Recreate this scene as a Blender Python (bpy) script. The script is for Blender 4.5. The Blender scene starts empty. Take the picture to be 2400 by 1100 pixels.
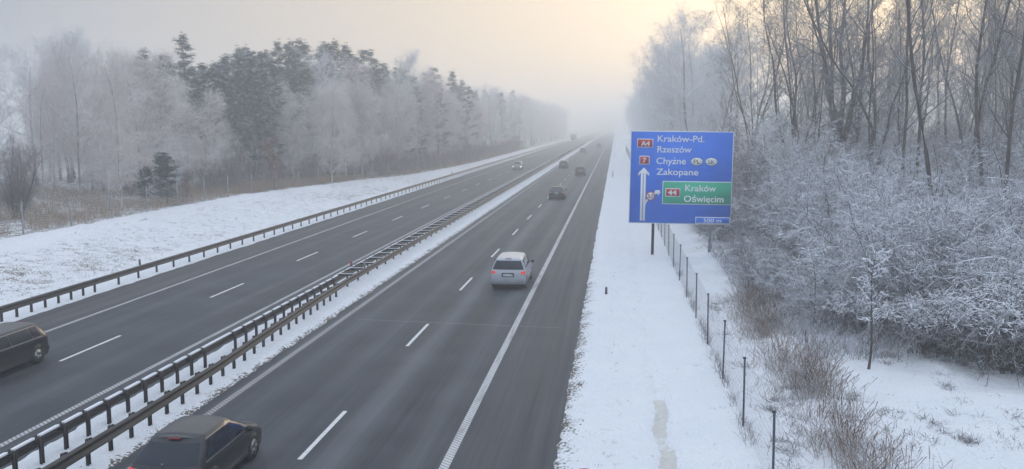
import bpy, bmesh, math, random
import numpy as np
from mathutils import Vector, Matrix

S = bpy.context.scene
COL = S.collection
rng = np.random.default_rng(7)
random.seed(7)
PI = math.pi

# ------------------------------------------------------------------ camera
CAM_H = 8.4
pitch = math.atan(255 / 2153.0)
yaw = math.atan(244 / 2153.0 * math.cos(pitch))
cam = bpy.data.cameras.new('camera')
cam.lens = 2153 / 2400 * 36
cam.sensor_width = 36
cam.clip_start = 0.2
cam.clip_end = 6000
cam_o = bpy.data.objects.new('camera', cam)
COL.objects.link(cam_o)
cam_o.location = (0, 0, CAM_H)
cam_o.rotation_euler = (PI / 2 - pitch, 0, yaw)
S.camera = cam_o

# ------------------------------------------------------------------ sky, sun, exposure
SUN_EL = math.radians(9)
SUN_AZ = math.radians(15)        # to the right of the road's direction (+Y towards +X)
W = bpy.data.worlds.new('World')
S.world = W
W.use_nodes = True
wn, wl = W.node_tree.nodes, W.node_tree.links
bg = wn['Background']
sky = wn.new('ShaderNodeTexSky')
sky.sky_type = 'NISHITA'
sky.sun_disc = False
sky.sun_elevation = SUN_EL
sky.sun_rotation = SUN_AZ
sky.air_density = 1.0
sky.dust_density = 4.0
sky.ozone_density = 1.5
veil = wn.new('ShaderNodeMix')        # thin even cloud veil in front of the clear sky
veil.data_type = 'RGBA'
veil.inputs[0].default_value = 0.85
wtc = wn.new('ShaderNodeTexCoord'); wsp = wn.new('ShaderNodeSeparateXYZ'); wmr = wn.new('ShaderNodeMapRange'); wmx = wn.new('ShaderNodeMix')
wl.new(wtc.outputs['Generated'], wsp.inputs[0]); wl.new(wsp.outputs[2], wmr.inputs[0])
wmr.inputs[1].default_value = 0.15; wmr.inputs[2].default_value = 0.9      # an overcast sky is brightest overhead
wmx.data_type = 'RGBA'; wl.new(wmr.outputs[0], wmx.inputs[0])
wdt = wn.new('ShaderNodeVectorMath'); wdt.operation = 'DOT_PRODUCT'; wl.new(wtc.outputs['Generated'], wdt.inputs[0])
wdt.inputs[1].default_value = (math.sin(SUN_AZ), math.cos(SUN_AZ), 0)
wwr = wn.new('ShaderNodeMapRange'); wl.new(wdt.outputs['Value'], wwr.inputs[0]); wwr.inputs[1].default_value = 0.60; wwr.inputs[2].default_value = 1.0
wwm = wn.new('ShaderNodeMix'); wwm.data_type = 'RGBA'; wl.new(wwr.outputs[0], wwm.inputs[0])     # low sky: cool away from the sun, peach towards it
wwm.inputs[6].default_value = (3.1, 3.7, 4.9, 1); wwm.inputs[7].default_value = (10.2, 8.3, 6.1, 1)
wl.new(wwm.outputs[2], wmx.inputs[6]); wmx.inputs[7].default_value = (13.2, 14.6, 16.8, 1)
wl.new(wmx.outputs[2], veil.inputs[7])
wl.new(sky.outputs[0], veil.inputs[6])
wl.new(veil.outputs[2], bg.inputs[0])
bg.inputs[1].default_value = 0.12

sd = bpy.data.lights.new('sun', 'SUN')
sd.energy = 0.8
sd.angle = math.radians(14)
sd.color = (1.0, 0.76, 0.52)
so = bpy.data.objects.new('sun', sd)
COL.objects.link(so)
sdir = Vector((math.sin(SUN_AZ) * math.cos(SUN_EL), math.cos(SUN_AZ) * math.cos(SUN_EL), math.sin(SUN_EL)))
so.rotation_euler = sdir.to_track_quat('Z', 'Y').to_euler()
so.location = (200, 400, 120)

S.view_settings.view_transform = 'Standard'
S.view_settings.look = 'None'
S.view_settings.exposure = -0.22
S.view_settings.gamma = 1
S.render.engine = 'CYCLES'
S.cycles.max_bounces = 8
S.cycles.diffuse_bounces = 4
S.cycles.glossy_bounces = 2
S.cycles.transmission_bounces = 2
S.cycles.volume_bounces = 4
S.cycles.transparent_max_bounces = 8
S.cycles.use_denoising = True

HAZE = 0.0029

# ------------------------------------------------------------------ helpers
def link(o, parent=None):
    COL.objects.link(o)
    if parent is not None:
        o.parent = parent
    return o

def tag(o, label=None, cat=None, group=None, kind=None):
    if label: o['label'] = label
    if cat: o['category'] = cat
    if group: o['group'] = group
    if kind: o['kind'] = kind
    return o

def empty(name, loc=(0, 0, 0), rz=0.0):
    o = bpy.data.objects.new(name, None)
    o.empty_display_size = 0.3
    COL.objects.link(o)
    o.location = loc
    o.rotation_euler = (0, 0, rz)
    return o

def np_mesh(name, verts, quads, mats, smooth=False, attrs=None, mat_idx=None, tris=None):
    me = bpy.data.meshes.new(name)
    verts = np.asarray(verts, np.float32).reshape(-1, 3)
    quads = np.asarray(quads, np.int32).reshape(-1, 4)
    nq = len(quads)
    nt = 0 if tris is None else len(tris)
    me.vertices.add(len(verts))
    me.vertices.foreach_set('co', verts.ravel())
    lv = quads.ravel()
    ls = np.arange(nq, dtype=np.int32) * 4
    if nt:
        tris = np.asarray(tris, np.int32).reshape(-1, 3)
        lv = np.concatenate([lv, tris.ravel()])
        ls = np.concatenate([ls, nq * 4 + np.arange(nt, dtype=np.int32) * 3])
    me.loops.add(len(lv))
    me.loops.foreach_set('vertex_index', lv.astype(np.int32))
    me.polygons.add(nq + nt)
    me.polygons.foreach_set('loop_start', ls.astype(np.int32))
    if smooth:
        me.polygons.foreach_set('use_smooth', np.ones(nq + nt, dtype=bool))
    for m in (mats if isinstance(mats, (list, tuple)) else [mats]):
        me.materials.append(m)
    if mat_idx is not None:
        me.polygons.foreach_set('material_index', np.asarray(mat_idx, np.int32))
    if attrs:
        for k, v in attrs.items():
            a = me.attributes.new(k, 'FLOAT', 'POINT')
            a.data.foreach_set('value', np.asarray(v, np.float32).ravel())
    me.update(calc_edges=True)
    me.validate(verbose=False)
    return me

class MB:
    """collects boxes, prisms, tubes; build() links them as one mesh object"""
    def __init__(self):
        self.v, self.q, self.t, self.n = [], [], [], 0
    def add(self, v, q=(), t=()):
        v = np.asarray(v, float).reshape(-1, 3)
        self.v.append(v)
        if len(q): self.q.append(np.asarray(q, int).reshape(-1, 4) + self.n)
        if len(t): self.t.append(np.asarray(t, int).reshape(-1, 3) + self.n)
        self.n += len(v)
        return self
    def box(self, c, s, rz=0.0):
        x, y, z = s[0] / 2, s[1] / 2, s[2] / 2
        v = np.array([[-x, -y, -z], [x, -y, -z], [x, y, -z], [-x, y, -z], [-x, -y, z], [x, -y, z], [x, y, z], [-x, y, z]])
        if rz:
            c_, s_ = math.cos(rz), math.sin(rz)
            v = v @ np.array([[c_, s_, 0], [-s_, c_, 0], [0, 0, 1]])
        return self.add(v + np.array(c), [[0, 3, 2, 1], [4, 5, 6, 7], [0, 1, 5, 4], [1, 2, 6, 5], [2, 3, 7, 6], [3, 0, 4, 7]])
    def tube(self, pts, r, n=6, caps=True):
        pts = np.asarray(pts, float)
        r = np.broadcast_to(np.asarray(r, float), (len(pts),))
        v, q = tubes(pts[None], r[None], n)
        t = []
        if caps:
            m = len(pts)
            for i in range(1, n - 1):
                t.append([0, i + 1, i]); t.append([(m - 1) * n, (m - 1) * n + i, (m - 1) * n + i + 1])
        return self.add(v, q, t)
    def prism(self, poly, axis_fn, d0, d1):
        """poly: list of (a,b); axis_fn(a,b,d)->xyz; extruded from d0 to d1"""
        n = len(poly)
        v = [axis_fn(a, b, d0) for a, b in poly] + [axis_fn(a, b, d1) for a, b in poly]
        q = [[i, (i + 1) % n, n + (i + 1) % n, n + i] for i in range(n)]
        from mathutils.geometry import tessellate_polygon
        tt = tessellate_polygon([[Vector((a, b, 0)) for a, b in poly]])
        t = [list(x) for x in tt] + [[n + x[2], n + x[1], n + x[0]] for x in tt]
        return self.add(v, q, t)
    def mesh(self, name, mats, smooth=False):
        v = np.concatenate(self.v)
        q = np.concatenate(self.q) if self.q else np.zeros((0, 4), int)
        t = np.concatenate(self.t) if self.t else None
        return np_mesh(name, v, q, mats, smooth, tris=t)
    def build(self, name, mats, parent=None, smooth=False, loc=None):
        o = bpy.data.objects.new(name, self.mesh(name, mats, smooth))
        link(o, parent)
        if loc is not None: o.location = loc
        return o

def fix_normals(me):
    bm = bmesh.new(); bm.from_mesh(me)
    bmesh.ops.recalc_face_normals(bm, faces=bm.faces)
    bm.to_mesh(me); bm.free()

def tubes(P, R, s=3):
    """P (N,m,3) polylines, R (N,m) radii -> verts, quads; the frame keeps one corner on the upper side"""
    N, m, _ = P.shape
    T = np.empty_like(P)
    T[:, 1:-1] = P[:, 2:] - P[:, :-2]
    T[:, 0] = P[:, 1] - P[:, 0]
    T[:, -1] = P[:, -1] - P[:, -2]
    T /= np.linalg.norm(T, axis=2, keepdims=True) + 1e-9
    up = np.zeros_like(T); up[..., 2] = 1
    vert = np.abs(T[..., 2]) > 0.98
    up[vert] = (0, 1, 0)
    U = np.cross(T, up); U /= np.linalg.norm(U, axis=2, keepdims=True) + 1e-9
    V = np.cross(U, T)
    a = PI / 2 + np.arange(s) * 2 * PI / s
    ring = (U[:, :, None, :] * np.cos(a)[None, None, :, None] + V[:, :, None, :] * np.sin(a)[None, None, :, None]) * R[:, :, None, None]
    verts = (P[:, :, None, :] + ring).reshape(-1, 3)
    base = (np.arange(N)[:, None, None] * m + np.arange(m - 1)[None, :, None]) * s
    k = np.arange(s)[None, None, :]
    k2 = (k + 1) % s
    q = np.stack([base + k, base + k2, base + s + k2, base + s + k], axis=-1).reshape(-1, 4)
    return verts, q

def merge(parts):
    vs, qs, n = [], [], 0
    for v, q in parts:
        vs.append(v); qs.append(q + n); n += len(v)
    return np.concatenate(vs), np.concatenate(qs)

def vnoise(x, y, seed=0):
    """smooth value noise 0..1 on arrays"""
    xi, yi = np.floor(x).astype(np.int64), np.floor(y).astype(np.int64)
    fx, fy = x - xi, y - yi
    fx, fy = fx * fx * (3 - 2 * fx), fy * fy * (3 - 2 * fy)
    def h(a, b):
        n = (a * 374761393 + b * 668265263 + seed * 974634541) & 0xFFFFFFFF
        n = ((n ^ (n >> 13)) * 1274126177) & 0xFFFFFFFF
        return ((n ^ (n >> 16)) & 0xFFFF) / 65535.0
    return (h(xi, yi) * (1 - fx) + h(xi + 1, yi) * fx) * (1 - fy) + (h(xi, yi + 1) * (1 - fx) + h(xi + 1, yi + 1) * fx) * fy

def fbm(x, y, seed=0, o=4):
    r, a, t = 0, 0.5, 0
    for i in range(o):
        r = r + a * vnoise(x * 2 ** i, y * 2 ** i, seed + i); t += a; a *= 0.5
    return r / t

def sstep(a, b, x):
    t = np.clip((np.asarray(x, float) - a) / (b - a), 0, 1)
    return t * t * (3 - 2 * t)

# ------------------------------------------------------------------ materials
def mat(name, col, rough=0.7, metal=0.0, spec=0.5, emit=None, estr=0.0):
    m = bpy.data.materials.new(name); m.use_nodes = True
    b = m.node_tree.nodes['Principled BSDF']
    b.inputs['Base Color'].default_value = (*col, 1)
    b.inputs['Roughness'].default_value = rough
    b.inputs['Metallic'].default_value = metal
    b.inputs['Specular IOR Level'].default_value = spec
    if emit:
        b.inputs['Emission Color'].default_value = (*emit, 1)
        b.inputs['Emission Strength'].default_value = estr
    return m

class NT:
    def __init__(self, m):
        self.t = m.node_tree; self.b = self.t.nodes['Principled BSDF']
    def n(self, typ, **kw):
        o = self.t.nodes.new('ShaderNode' + typ)
        for k, v in kw.items(): setattr(o, k, v)
        return o
    def l(self, a, b): self.t.links.new(a, b)
    def val(self, sock, v):
        if hasattr(v, 'links'): self.l(v, sock)
        else: sock.default_value = v
    def math(self, op, a, b=0.0, clamp=False):
        o = self.n('Math', operation=op, use_clamp=clamp)
        self.val(o.inputs[0], a); self.val(o.inputs[1], b)
        return o.outputs[0]
    def noise(self, vec, scale, detail=3, rough=0.5):
        o = self.n('TexNoise'); self.l(vec, o.inputs['Vector'])
        o.inputs['Scale'].default_value = scale; o.inputs['Detail'].default_value = detail; o.inputs['Roughness'].default_value = rough
        return o.outputs[0]
    def mapr(self, v, a, b, c=0.0, d=1.0):
        o = self.n('MapRange', interpolation_type='SMOOTHSTEP')
        self.val(o.inputs[0], v)
        for i, x in enumerate((a, b, c, d)): o.inputs[i + 1].default_value = x
        return o.outputs[0]
    def mix(self, f, a, b):
        o = self.n('Mix', data_type='RGBA')
        self.val(o.inputs[0], f)
        for s, v in ((o.inputs[6], a), (o.inputs[7], b)):
            if hasattr(v, 'links'): self.l(v, s)
            else: s.default_value = (*v, 1)
        return o.outputs[2]
    def pos(self): return self.n('NewGeometry').outputs['Position']
    def obj(self): return self.n('TexCoord').outputs['Object']
    def attr(self, k): return self.n('Attribute', attribute_name=k).outputs['Fac']
    def scale(self, vec, s):
        o = self.n('VectorMath', operation='MULTIPLY'); self.l(vec, o.inputs[0]); o.inputs[1].default_value = s
        return o.outputs[0]
    def bump(self, h, strength=0.4, dist=0.05):
        o = self.n('Bump'); o.inputs['Strength'].default_value = strength; o.inputs['Distance'].default_value = dist
        self.l(h, o.inputs['Height']); self.l(o.outputs[0], self.b.inputs['Normal'])

def bark_mat(name, col, col2, snow=(0.8, 0.84, 0.9), lo=0.15, hi=0.55, amount=0.75, nscale=2.5, rough=0.85):
    """bark with snow lying on whatever faces up"""
    m = mat(name, col, rough, spec=0.2)
    t = NT(m); p = t.obj()
    base = t.mix(t.mapr(t.noise(t.scale(p, (1, 1, 0.4)), 3.0), 0.35, 0.65), col, col2)
    g = t.n('NewGeometry'); sep = t.n('SeparateXYZ'); t.l(g.outputs['Normal'], sep.inputs[0])
    nz = t.math('ADD', sep.outputs[2], t.math('MULTIPLY', t.math('SUBTRACT', t.noise(p, nscale, 2), 0.5), 1.2))
    f = t.math('MULTIPLY', t.mapr(nz, lo, hi), amount)
    t.l(t.mix(f, base, snow), t.b.inputs['Base Color'])
    return m

M = {}
M['rail'] = mat('weathered_rail_steel', (0.085, 0.075, 0.068), 0.5, 0.3)
t = NT(M['rail']); p = t.pos()
t.l(t.mix(t.mapr(t.noise(t.scale(p, (3, 0.25, 8)), 1.0, 4), 0.35, 0.7), (0.012, 0.012, 0.014), (0.055, 0.054, 0.056)), t.b.inputs['Base Color'])
M['rail_post'] = mat('rail_post_steel', (0.030, 0.026, 0.027), 0.6, 0.3)
M['snow'] = mat('lying_snow', (0.80, 0.83, 0.88), 0.9, spec=0.2)
M['galv'] = mat('galvanised_steel', (0.30, 0.34, 0.38), 0.5, 0.5)
M['dark_post'] = mat('dark_fence_post', (0.05, 0.055, 0.065), 0.6)
M['grey_post'] = mat('grey_fence_post', (0.26, 0.29, 0.33), 0.7)
M['wire'] = mat('frosted_wire', (0.22, 0.23, 0.26), 0.7)
M['wire_left'] = mat('frost_covered_wire', (0.50, 0.46, 0.43), 0.8)
M['paint'] = mat('road_paint', (0.62, 0.63, 0.64), 0.7)
t = NT(M['paint']); p = t.pos()
t.l(t.mix(t.mapr(t.noise(p, 9.0, 4), 0.50, 0.75), (0.66, 0.67, 0.68), (0.36, 0.36, 0.37)), t.b.inputs['Base Color'])
def profiled(name, hi, lo):
    m = mat(name, hi, 0.7); t = NT(m); p = t.pos()
    sp = t.n('SeparateXYZ'); t.l(p, sp.inputs[0])
    ph = t.math('ADD', t.math('MULTIPLY', sp.outputs[1], 2 * PI / 0.17), t.math('MULTIPLY', sp.outputs[0], 2 * PI / 0.2))
    s = t.math('SINE', ph)
    c = t.mix(t.mapr(s, -0.5, 0.2), lo, hi)
    wear = t.mapr(t.noise(t.scale(p, (6, 0.6, 1)), 1.0, 4), 0.45, 0.72, 0.0, 0.6)
    t.l(t.mix(wear, c, (0.17, 0.17, 0.18)), t.b.inputs['Base Color'])
    return m
M['edge'] = profiled('profiled_edge_line', (0.56, 0.57, 0.58), (0.30, 0.30, 0.31))
M['edge_worn'] = profiled('worn_profiled_edge_line', (0.36, 0.36, 0.37), (0.15, 0.15, 0.16))
M['edge_thin'] = profiled('profiled_inner_line', (0.46, 0.47, 0.48), (0.20, 0.20, 0.21))

# ------------------------------------------------------------------ terrain
def fence_x(y): return np.interp(y, [0, 90, 116, 138, 170, 1600], [-38, -38, -34.8, -30.8, -29.5, -29.5])
def fence_z(y): return np.interp(y, [0, 90, 116, 138, 200, 1600], [1.4, 1.4, 1.2, 1.0, 0.7, 0.6])
E_L, E_LI, E_RI, E_R = -25.65, -15.0, -12.12, -1.58

def ground_z(x, y):
    x = np.asarray(x, float); y = np.asarray(y, float)
    fx, fz = fence_x(y), fence_z(y)
    z = np.full(np.broadcast(x, y).shape, -0.14)
    s = np.clip((x - (-26.7)) / (fx + 26.7), 0, 1)
    bank = 0.05 + (fz - 0.05) * (0.55 * s + 0.45 * s * s * (3 - 2 * s))
    bank = bank + 0.015 * np.clip(fx - x, 0, 60)
    z = np.where(x < -26.7, bank, z)
    z = np.where((x >= -26.7) & (x < E_L + 0.5), 0.05 - 0.17 * sstep(E_L - 0.45, E_L + 0.45, x), z)
    z = np.where((x > E_LI - 0.5) & (x < E_RI + 0.5), -0.12 + 0.19 * sstep(E_LI - 0.35, E_LI + 0.45, x) * (1 - sstep(E_RI - 0.5, E_RI + 0.3, x)), z)
    rv = -0.12 + 0.17 * sstep(E_R - 0.32, E_R + 0.5, x)
    wob = 1.42 + 0.06 * np.sin(y * 0.7) + 0.05 * np.sin(y * 1.9 + 1)
    dd = np.exp(-((x - wob) / 0.26) ** 2) * (0.04 + 0.10 * (1 - sstep(27, 36, y)))
    rv = rv - dd - 0.05 * sstep(0, 1.4, x) * (1 - sstep(1.6, 3.2, x))
    rv = rv + 0.12 * sstep(5, 14, x) + 0.18 * sstep(55, 62, y) * sstep(4.5, 6, x)
    z = np.where(x > E_R - 0.5, rv, z)
    return z

def gz(x, y): return float(ground_z(np.array([x]), np.array([y]))[0])

def bell_(x, c, w): return np.exp(-((x - c) / w) ** 2)
FOOT = [(0.95 + 0.16 * (-1) ** i + 0.35 * math.sin(i * .35), 28.5 + 0.72 * i) for i in range(22)]
def build_ground():
    segs = [(-720, -120, 14), (-120, -60, 12), (-60, -40, 12), (-40, -26.8, 60), (-26.8, -25.0, 26), (-25.0, -15.6, 6), (-15.6, -11.5, 52),
            (-11.5, -2.2, 6), (-2.2, -0.6, 26), (-0.6, 0.8, 10), (0.8, 2.1, 18), (2.1, 12, 50), (12, 30, 36), (30, 100, 20), (100, 720, 14)]
    xs = np.concatenate([np.linspace(a, b, n, endpoint=False) for a, b, n in segs] + [[720]])
    ys = [14.0]
    while ys[-1] < 1580: ys.append(ys[-1] + max(0.16, 0.010 * ys[-1]))
    ys = np.concatenate([np.arange(-50, 14, 1.0), ys])
    X, Y = np.meshgrid(xs, ys)
    Z = ground_z(X, Y)
    inroad = ((X > E_L + 0.5) & (X < E_LI - 0.5)) | ((X > E_RI + 0.5) & (X < E_R - 0.5))
    near = np.clip(90 / np.maximum(Y, 20), 0.2, 1.0)
    rough = 0.05 * (fbm(X * 0.9, Y * 0.9, 3) - 0.5) + 0.07 * (fbm(X * 3.5, Y * 3.5, 9, 3) - 0.5)
    bankm = sstep(-26.8, -28, X) * -1 + 0
    rough = rough + np.where(X < -27, 0.22 * (fbm(X * 0.8, Y * 0.8, 21) - 0.5), 0)
    rough = rough + np.where(X > 4.0, sstep(4, 6, X) * 0.40 * (fbm(X * 0.9, Y * 0.9, 33) - 0.5), 0)
    rough = rough * np.where((X > -1.6) & (X < 3.4), 0.9, 1.0) + np.where((X > -1.7) & (X < 0.3), 0.07 * bell_(X, -0.75, 0.5) * (0.4 + fbm(X * 2.0, Y * 0.5, 15)), 0)
    for fx_, fy_ in FOOT: rough = rough - 0.07 * np.exp(-(((X - fx_) / 0.10) ** 2 + ((Y - fy_) / 0.17) ** 2))
    Z = Z + np.where(inroad, 0, rough) * np.where(np.abs(X) < 60, 1, 0.5)
    # what shows through the snow: grass and grit (0..1), and brown slush
    fx = fence_x(Y)
    grass = np.where((X < -27) & (X > fx), 0.46 * sstep(-27, -29.5, X) * (1 - sstep(fx + 4.5, fx + 0.5, X) * 0.9) + 0.25, 0.0)
    grass = grass * (0.35 + 0.9 * fbm(X * 0.15, Y * 0.1, 5))
    grass = grass * 0.92
    grass = np.where(X < fx, 0.8, grass)
    grass = np.where((X > E_LI) & (X < -12.9), 0.30, grass)
    grass = np.maximum(grass, np.where((X >= -12.95) & (X < -11.5), 0.25 + 0.75 * sstep(-12.85, -12.1, X), 0))
    grass = np.maximum(grass, np.where((X >= -2.2) & (X < 1), 0.14 + 0.85 * (1 - sstep(-1.75, -0.35, X)) * (1 - 0.6 * sstep(35, 70, Y)), 0))
    grass = np.where((X >= 1) & (X < 3.2), 0.10, grass)
    grass = np.maximum(grass, np.where(X >= 3.2, 0.32, 0))
    grass = np.where((X > -26.9) & (X < -25.2), 0.12 + 0.4 * sstep(-25.9, -25.5, X), grass)
    grass = np.where((X > -15.4) & (X < -14.5), 0.1, grass)
    wob = 1.42 + 0.06 * np.sin(Y * 0.7) + 0.05 * np.sin(Y * 1.9 + 1)
    slush = np.exp(-((X - wob) / 0.24) ** 4) * (1 - sstep(24.5, 35, Y + 5 * (fbm(X * 0.6, Y * 0.6, 71) - .5))) * (0.55 + 0.45 * sstep(.38, .5, fbm(X * .3 + 4, Y * 0.9, 77)))
    idx = np.arange(X.size).reshape(X.shape)
    q = np.stack([idx[:-1, :-1], idx[:-1, 1:], idx[1:, 1:], idx[1:, :-1]], -1).reshape(-1, 4)
    m = mat('snowy_ground', (0.8, 0.8, 0.8), 0.9, spec=0.15)
    t = NT(m); p = t.pos()
    n1 = t.noise(t.scale(p, (1, 0.8, 1)), 12.0, 4, 0.65)
    n2 = t.noise(p, 1.3, 3)
    g = t.attr('grass')
    th = t.math('SUBTRACT', 0.80, t.math('MULTIPLY', g, 0.40))
    th = t.math('SUBTRACT', th, t.math('MULTIPLY', t.math('SUBTRACT', n2, 0.5), 0.42))
    f = t.mapr(t.math('SUBTRACT', n1, th), -0.02, 0.05)
    c = t.mix(t.noise(p, 0.5, 3), (0.70, 0.735, 0.785), (0.80, 0.82, 0.85))
    gc = t.mix(t.mapr(t.noise(p, 23.0, 2), 0.4, 0.6), (0.075, 0.062, 0.050), (0.20, 0.17, 0.135))
    c = t.mix(f, c, gc)
    sl = t.mapr(t.math('ADD', t.attr('slush'), t.math('MULTIPLY', t.math('SUBTRACT', t.noise(p, 7.0, 5, 0.65), 0.5), 1.1)), 0.36, 0.66, 0.0, 0.6)
    c = t.mix(sl, c, t.mix(t.noise(p, 4.0, 3), (0.42, 0.385, 0.32), (0.60, 0.565, 0.50)))
    t.l(c, t.b.inputs['Base Color'])
    t.bump(t.math('ADD', t.math('MULTIPLY', t.noise(p, 9.0, 4), 0.7), t.math('MULTIPLY', t.noise(p, 2.0, 3), 1.0)), 0.8, 0.16)
    me = np_mesh('ground', np.stack([X, Y, Z], -1), q, m, True, {'grass': grass, 'slush': slush})
    o = link(bpy.data.objects.new('ground', me)); tag(o, kind='structure')
    return o

def build_road(name, x0, x1, shade):
    xs = np.linspace(x0, x1, int((x1 - x0) / 0.06))
    ys = [-50.0, 0.0, 12.0]
    while ys[-1] < 1580: ys.append(ys[-1] + max(2.0, 0.04 * ys[-1]))
    X, Y = np.meshgrid(xs, np.array(ys))
    sal = shade(X, Y)
    idx = np.arange(X.size).reshape(X.shape)
    q = np.stack([idx[:-1, :-1], idx[:-1, 1:], idx[1:, 1:], idx[1:, :-1]], -1).reshape(-1, 4)
    me = np_mesh(name, np.stack([X, Y, np.zeros_like(X)], -1), q, M['asphalt'], False, {'salt': sal[0], 'mud': sal[1]})
    o = link(bpy.data.objects.new(name, me)); tag(o, kind='structure')
    return o

M['asphalt'] = mat('salted_asphalt', (0.08, 0.08, 0.085), 0.62, spec=0.35)
t = NT(M['asphalt']); p = t.pos()
st = t.noise(t.scale(p, (2.2, 0.035, 1)), 1.0, 4, 0.6)
st2 = t.noise(t.scale(p, (9.0, 0.10, 1)), 1.0, 3, 0.6)
gr = t.noise(p, 60.0, 2, 0.7)
s = t.math('ADD', t.attr('salt'), t.math('ADD', t.math('MULTIPLY', t.math('SUBTRACT', st, 0.5), 0.85), t.math('MULTIPLY', t.math('SUBTRACT', st2, 0.5), 0.42)), True)
s = t.math('ADD', s, t.math('MULTIPLY', t.math('SUBTRACT', t.noise(p, 0.35, 4), 0.5), 0.42), True)
c = t.mix(s, (0.008, 0.013, 0.021), (0.140, 0.155, 0.172))
c = t.mix(t.attr('mud'), c, t.mix(st2, (0.024, 0.025, 0.030), (0.104, 0.103, 0.110)))
c = t.mix(t.mapr(gr, 0.56, 0.78, 0, 0.35), c, (0.22, 0.22, 0.225))
c = t.mix(t.mapr(gr, 0.44, 0.25, 0, 0.5), c, (0.03, 0.03, 0.032))
t.l(c, t.b.inputs['Base Color'])
t.l(t.mapr(st, 0.3, 0.7, 0.55, 0.75), t.b.inputs['Roughness'])
t.bump(gr, 0.25, 0.01)

def bell(x, c, w): return np.exp(-((x - c) / w) ** 2)
def shade_r(X, Y):
    s = 0.22 + 0.42 * bell(X, -7.05, 0.42) + 0.16 * bell(X, -9.0, 0.35) + 0.20 * bell(X, -10.7, 0.4) + 0.20 * bell(X, -5.0, 0.35) - 0.06 * bell(X, -5.9, 0.5) + 0.26 * bell(X, -11.85, 0.22)
    s = s + 0.06 * bell(X, -3.3, 0.8)
    mud = 0.42 * sstep(-4.0, -3.7, X) + 0.25 * bell(X, -2.0, 0.25)
    s = s - 0.22 * bell(X, -2.45, 0.14) - 0.16 * bell(X, -1.75, 0.10)
    return s, np.clip(mud, 0, 0.8)
def shade_l(X, Y):
    s = 0.20 + 0.18 * bell(X, -17.9, 0.35) + 0.16 * bell(X, -21.4, 0.35) + 0.06 * bell(X, -19.0, 0.3) + 0.35 * bell(X, -15.4, 0.3)
    mud = 0.75 * (1 - sstep(-23.6, -23.3, X)) + 0.35 * bell(X, -15.5, 0.4)
    return s, np.clip(mud, 0, 0.85)

build_ground()
road_r = build_road('motorway_road', E_RI - 0.35, E_R + 0.3, shade_r)
road_l = build_road('oncoming_road', E_L - 0.35, E_LI + 0.4, shade_l)

def strip(mb, x, w, y0, y1, z=0.004):
    mb.add([[x - w / 2, y0, z], [x + w / 2, y0, z], [x + w / 2, y1, z], [x - w / 2, y1, z]], [[0, 1, 2, 3]])
mb = MB()
for k in range(-3, 60): strip(mb, -7.86, 0.13, 21.7 + 12.12 * k, 25.7 + 12.12 * k)
for k in range(-3, 60): strip(mb, -19.74, 0.13, 30.2 + 12.4 * k, 34.3 + 12.4 * k)
o = mb.build('lane_dashes', M['paint'], None); tag(o, kind='structure')
mb = MB(); strip(mb, -4.12, 0.24, -40, 1500)
o = mb.build('edge_line', M['edge']); tag(o, kind='structure')
mb = MB(); strip(mb, -11.78, 0.22, -40, 1500)
o = mb.build('inner_edge_line', M['edge_worn']); tag(o, kind='structure')
mb = MB(); strip(mb, -16.05, 0.20, -40, 1500); strip(mb, -23.15, 0.20, -40, 1500)
o = mb.build('oncoming_edge_lines', M['edge_thin']); tag(o, kind='structure')
mb = MB()
mb.add([[-11.2, 38.40, .005], [-4.3, 37.80, .005], [-4.3, 37.86, .005], [-11.2, 38.46, .005]], [[0, 1, 2, 3]])
mb.add([[-3.9, 37.76, .005], [-2.2, 37.70, .005], [-2.2, 37.74, .005], [-3.9, 37.81, .005]], [[0, 1, 2, 3]])
o = mb.build('road_joint', mat('joint_seal', (0.22, 0.22, 0.23), 0.8)); tag(o, kind='structure')

# ------------------------------------------------------------------ guard rails
WB = [(0.00, 0.750), (0.055, 0.735), (0.085, 0.700), (0.085, 0.675), (0.02, 0.630), (0.0, 0.612), (0.0, 0.575), (0.02, 0.555), (0.085, 0.510), (0.085, 0.485), (0.055, 0.450), (0.0, 0.435)]
def wbeam(mb, path, side, dz=0.0):
    """W-profile beam along path [(x,y)], its face towards side (+1 right, -1 left)"""
    prof = [(a, z) for a, z in WB] + [(a - 0.012, z) for a, z in reversed(WB)]
    n = len(prof); v = []
    for x, y in path:
        zz = gz_rail(x, y) + dz
        for a, z in prof: v.append((x + side * a, y, z + zz))
    q = []
    for i in range(len(path) - 1):
        for k in range(n):
            k2 = (k + 1) % n
            q.append([i * n + k, i * n + k2, (i + 1) * n + k2, (i + 1) * n + k])
    mb.add(v, q)
def gz_rail(x, y): return 0.0
def ysteps(y0, y1):
    r = [y0]
    while r[-1] < y1: r.append(min(y1, r[-1] + max(1.0, r[-1] * 0.03)))
    return r
def rail_posts(root, xs_ys, side, off, extra_from=100):
    """C-section posts with a spacer block each"""
    m0 = MB()
    m0.box((0, 0, 0.26), (0.035, 0.10, 0.84)); m0.box((0.03, 0.045, 0.26), (0.06, 0.012, 0.84)); m0.box((0.03, -0.045, 0.26), (0.06, 0.012, 0.84))
    me = m0.mesh('post', M['rail_post'])
    rest = MB()
    for i, (x, y) in enumerate(xs_ys):
        if i < extra_from:
            o = bpy.data.objects.new('post', me); link(o, root); o.location = (x - side * off, y, 0)
        else:
            rest.box((x - side * off, y, 0.26), (0.06, 0.10, 0.84))
    if rest.n:
        o = rest.build('post', M['rail_post'], root); o['kind'] = 'stuff'

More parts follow.
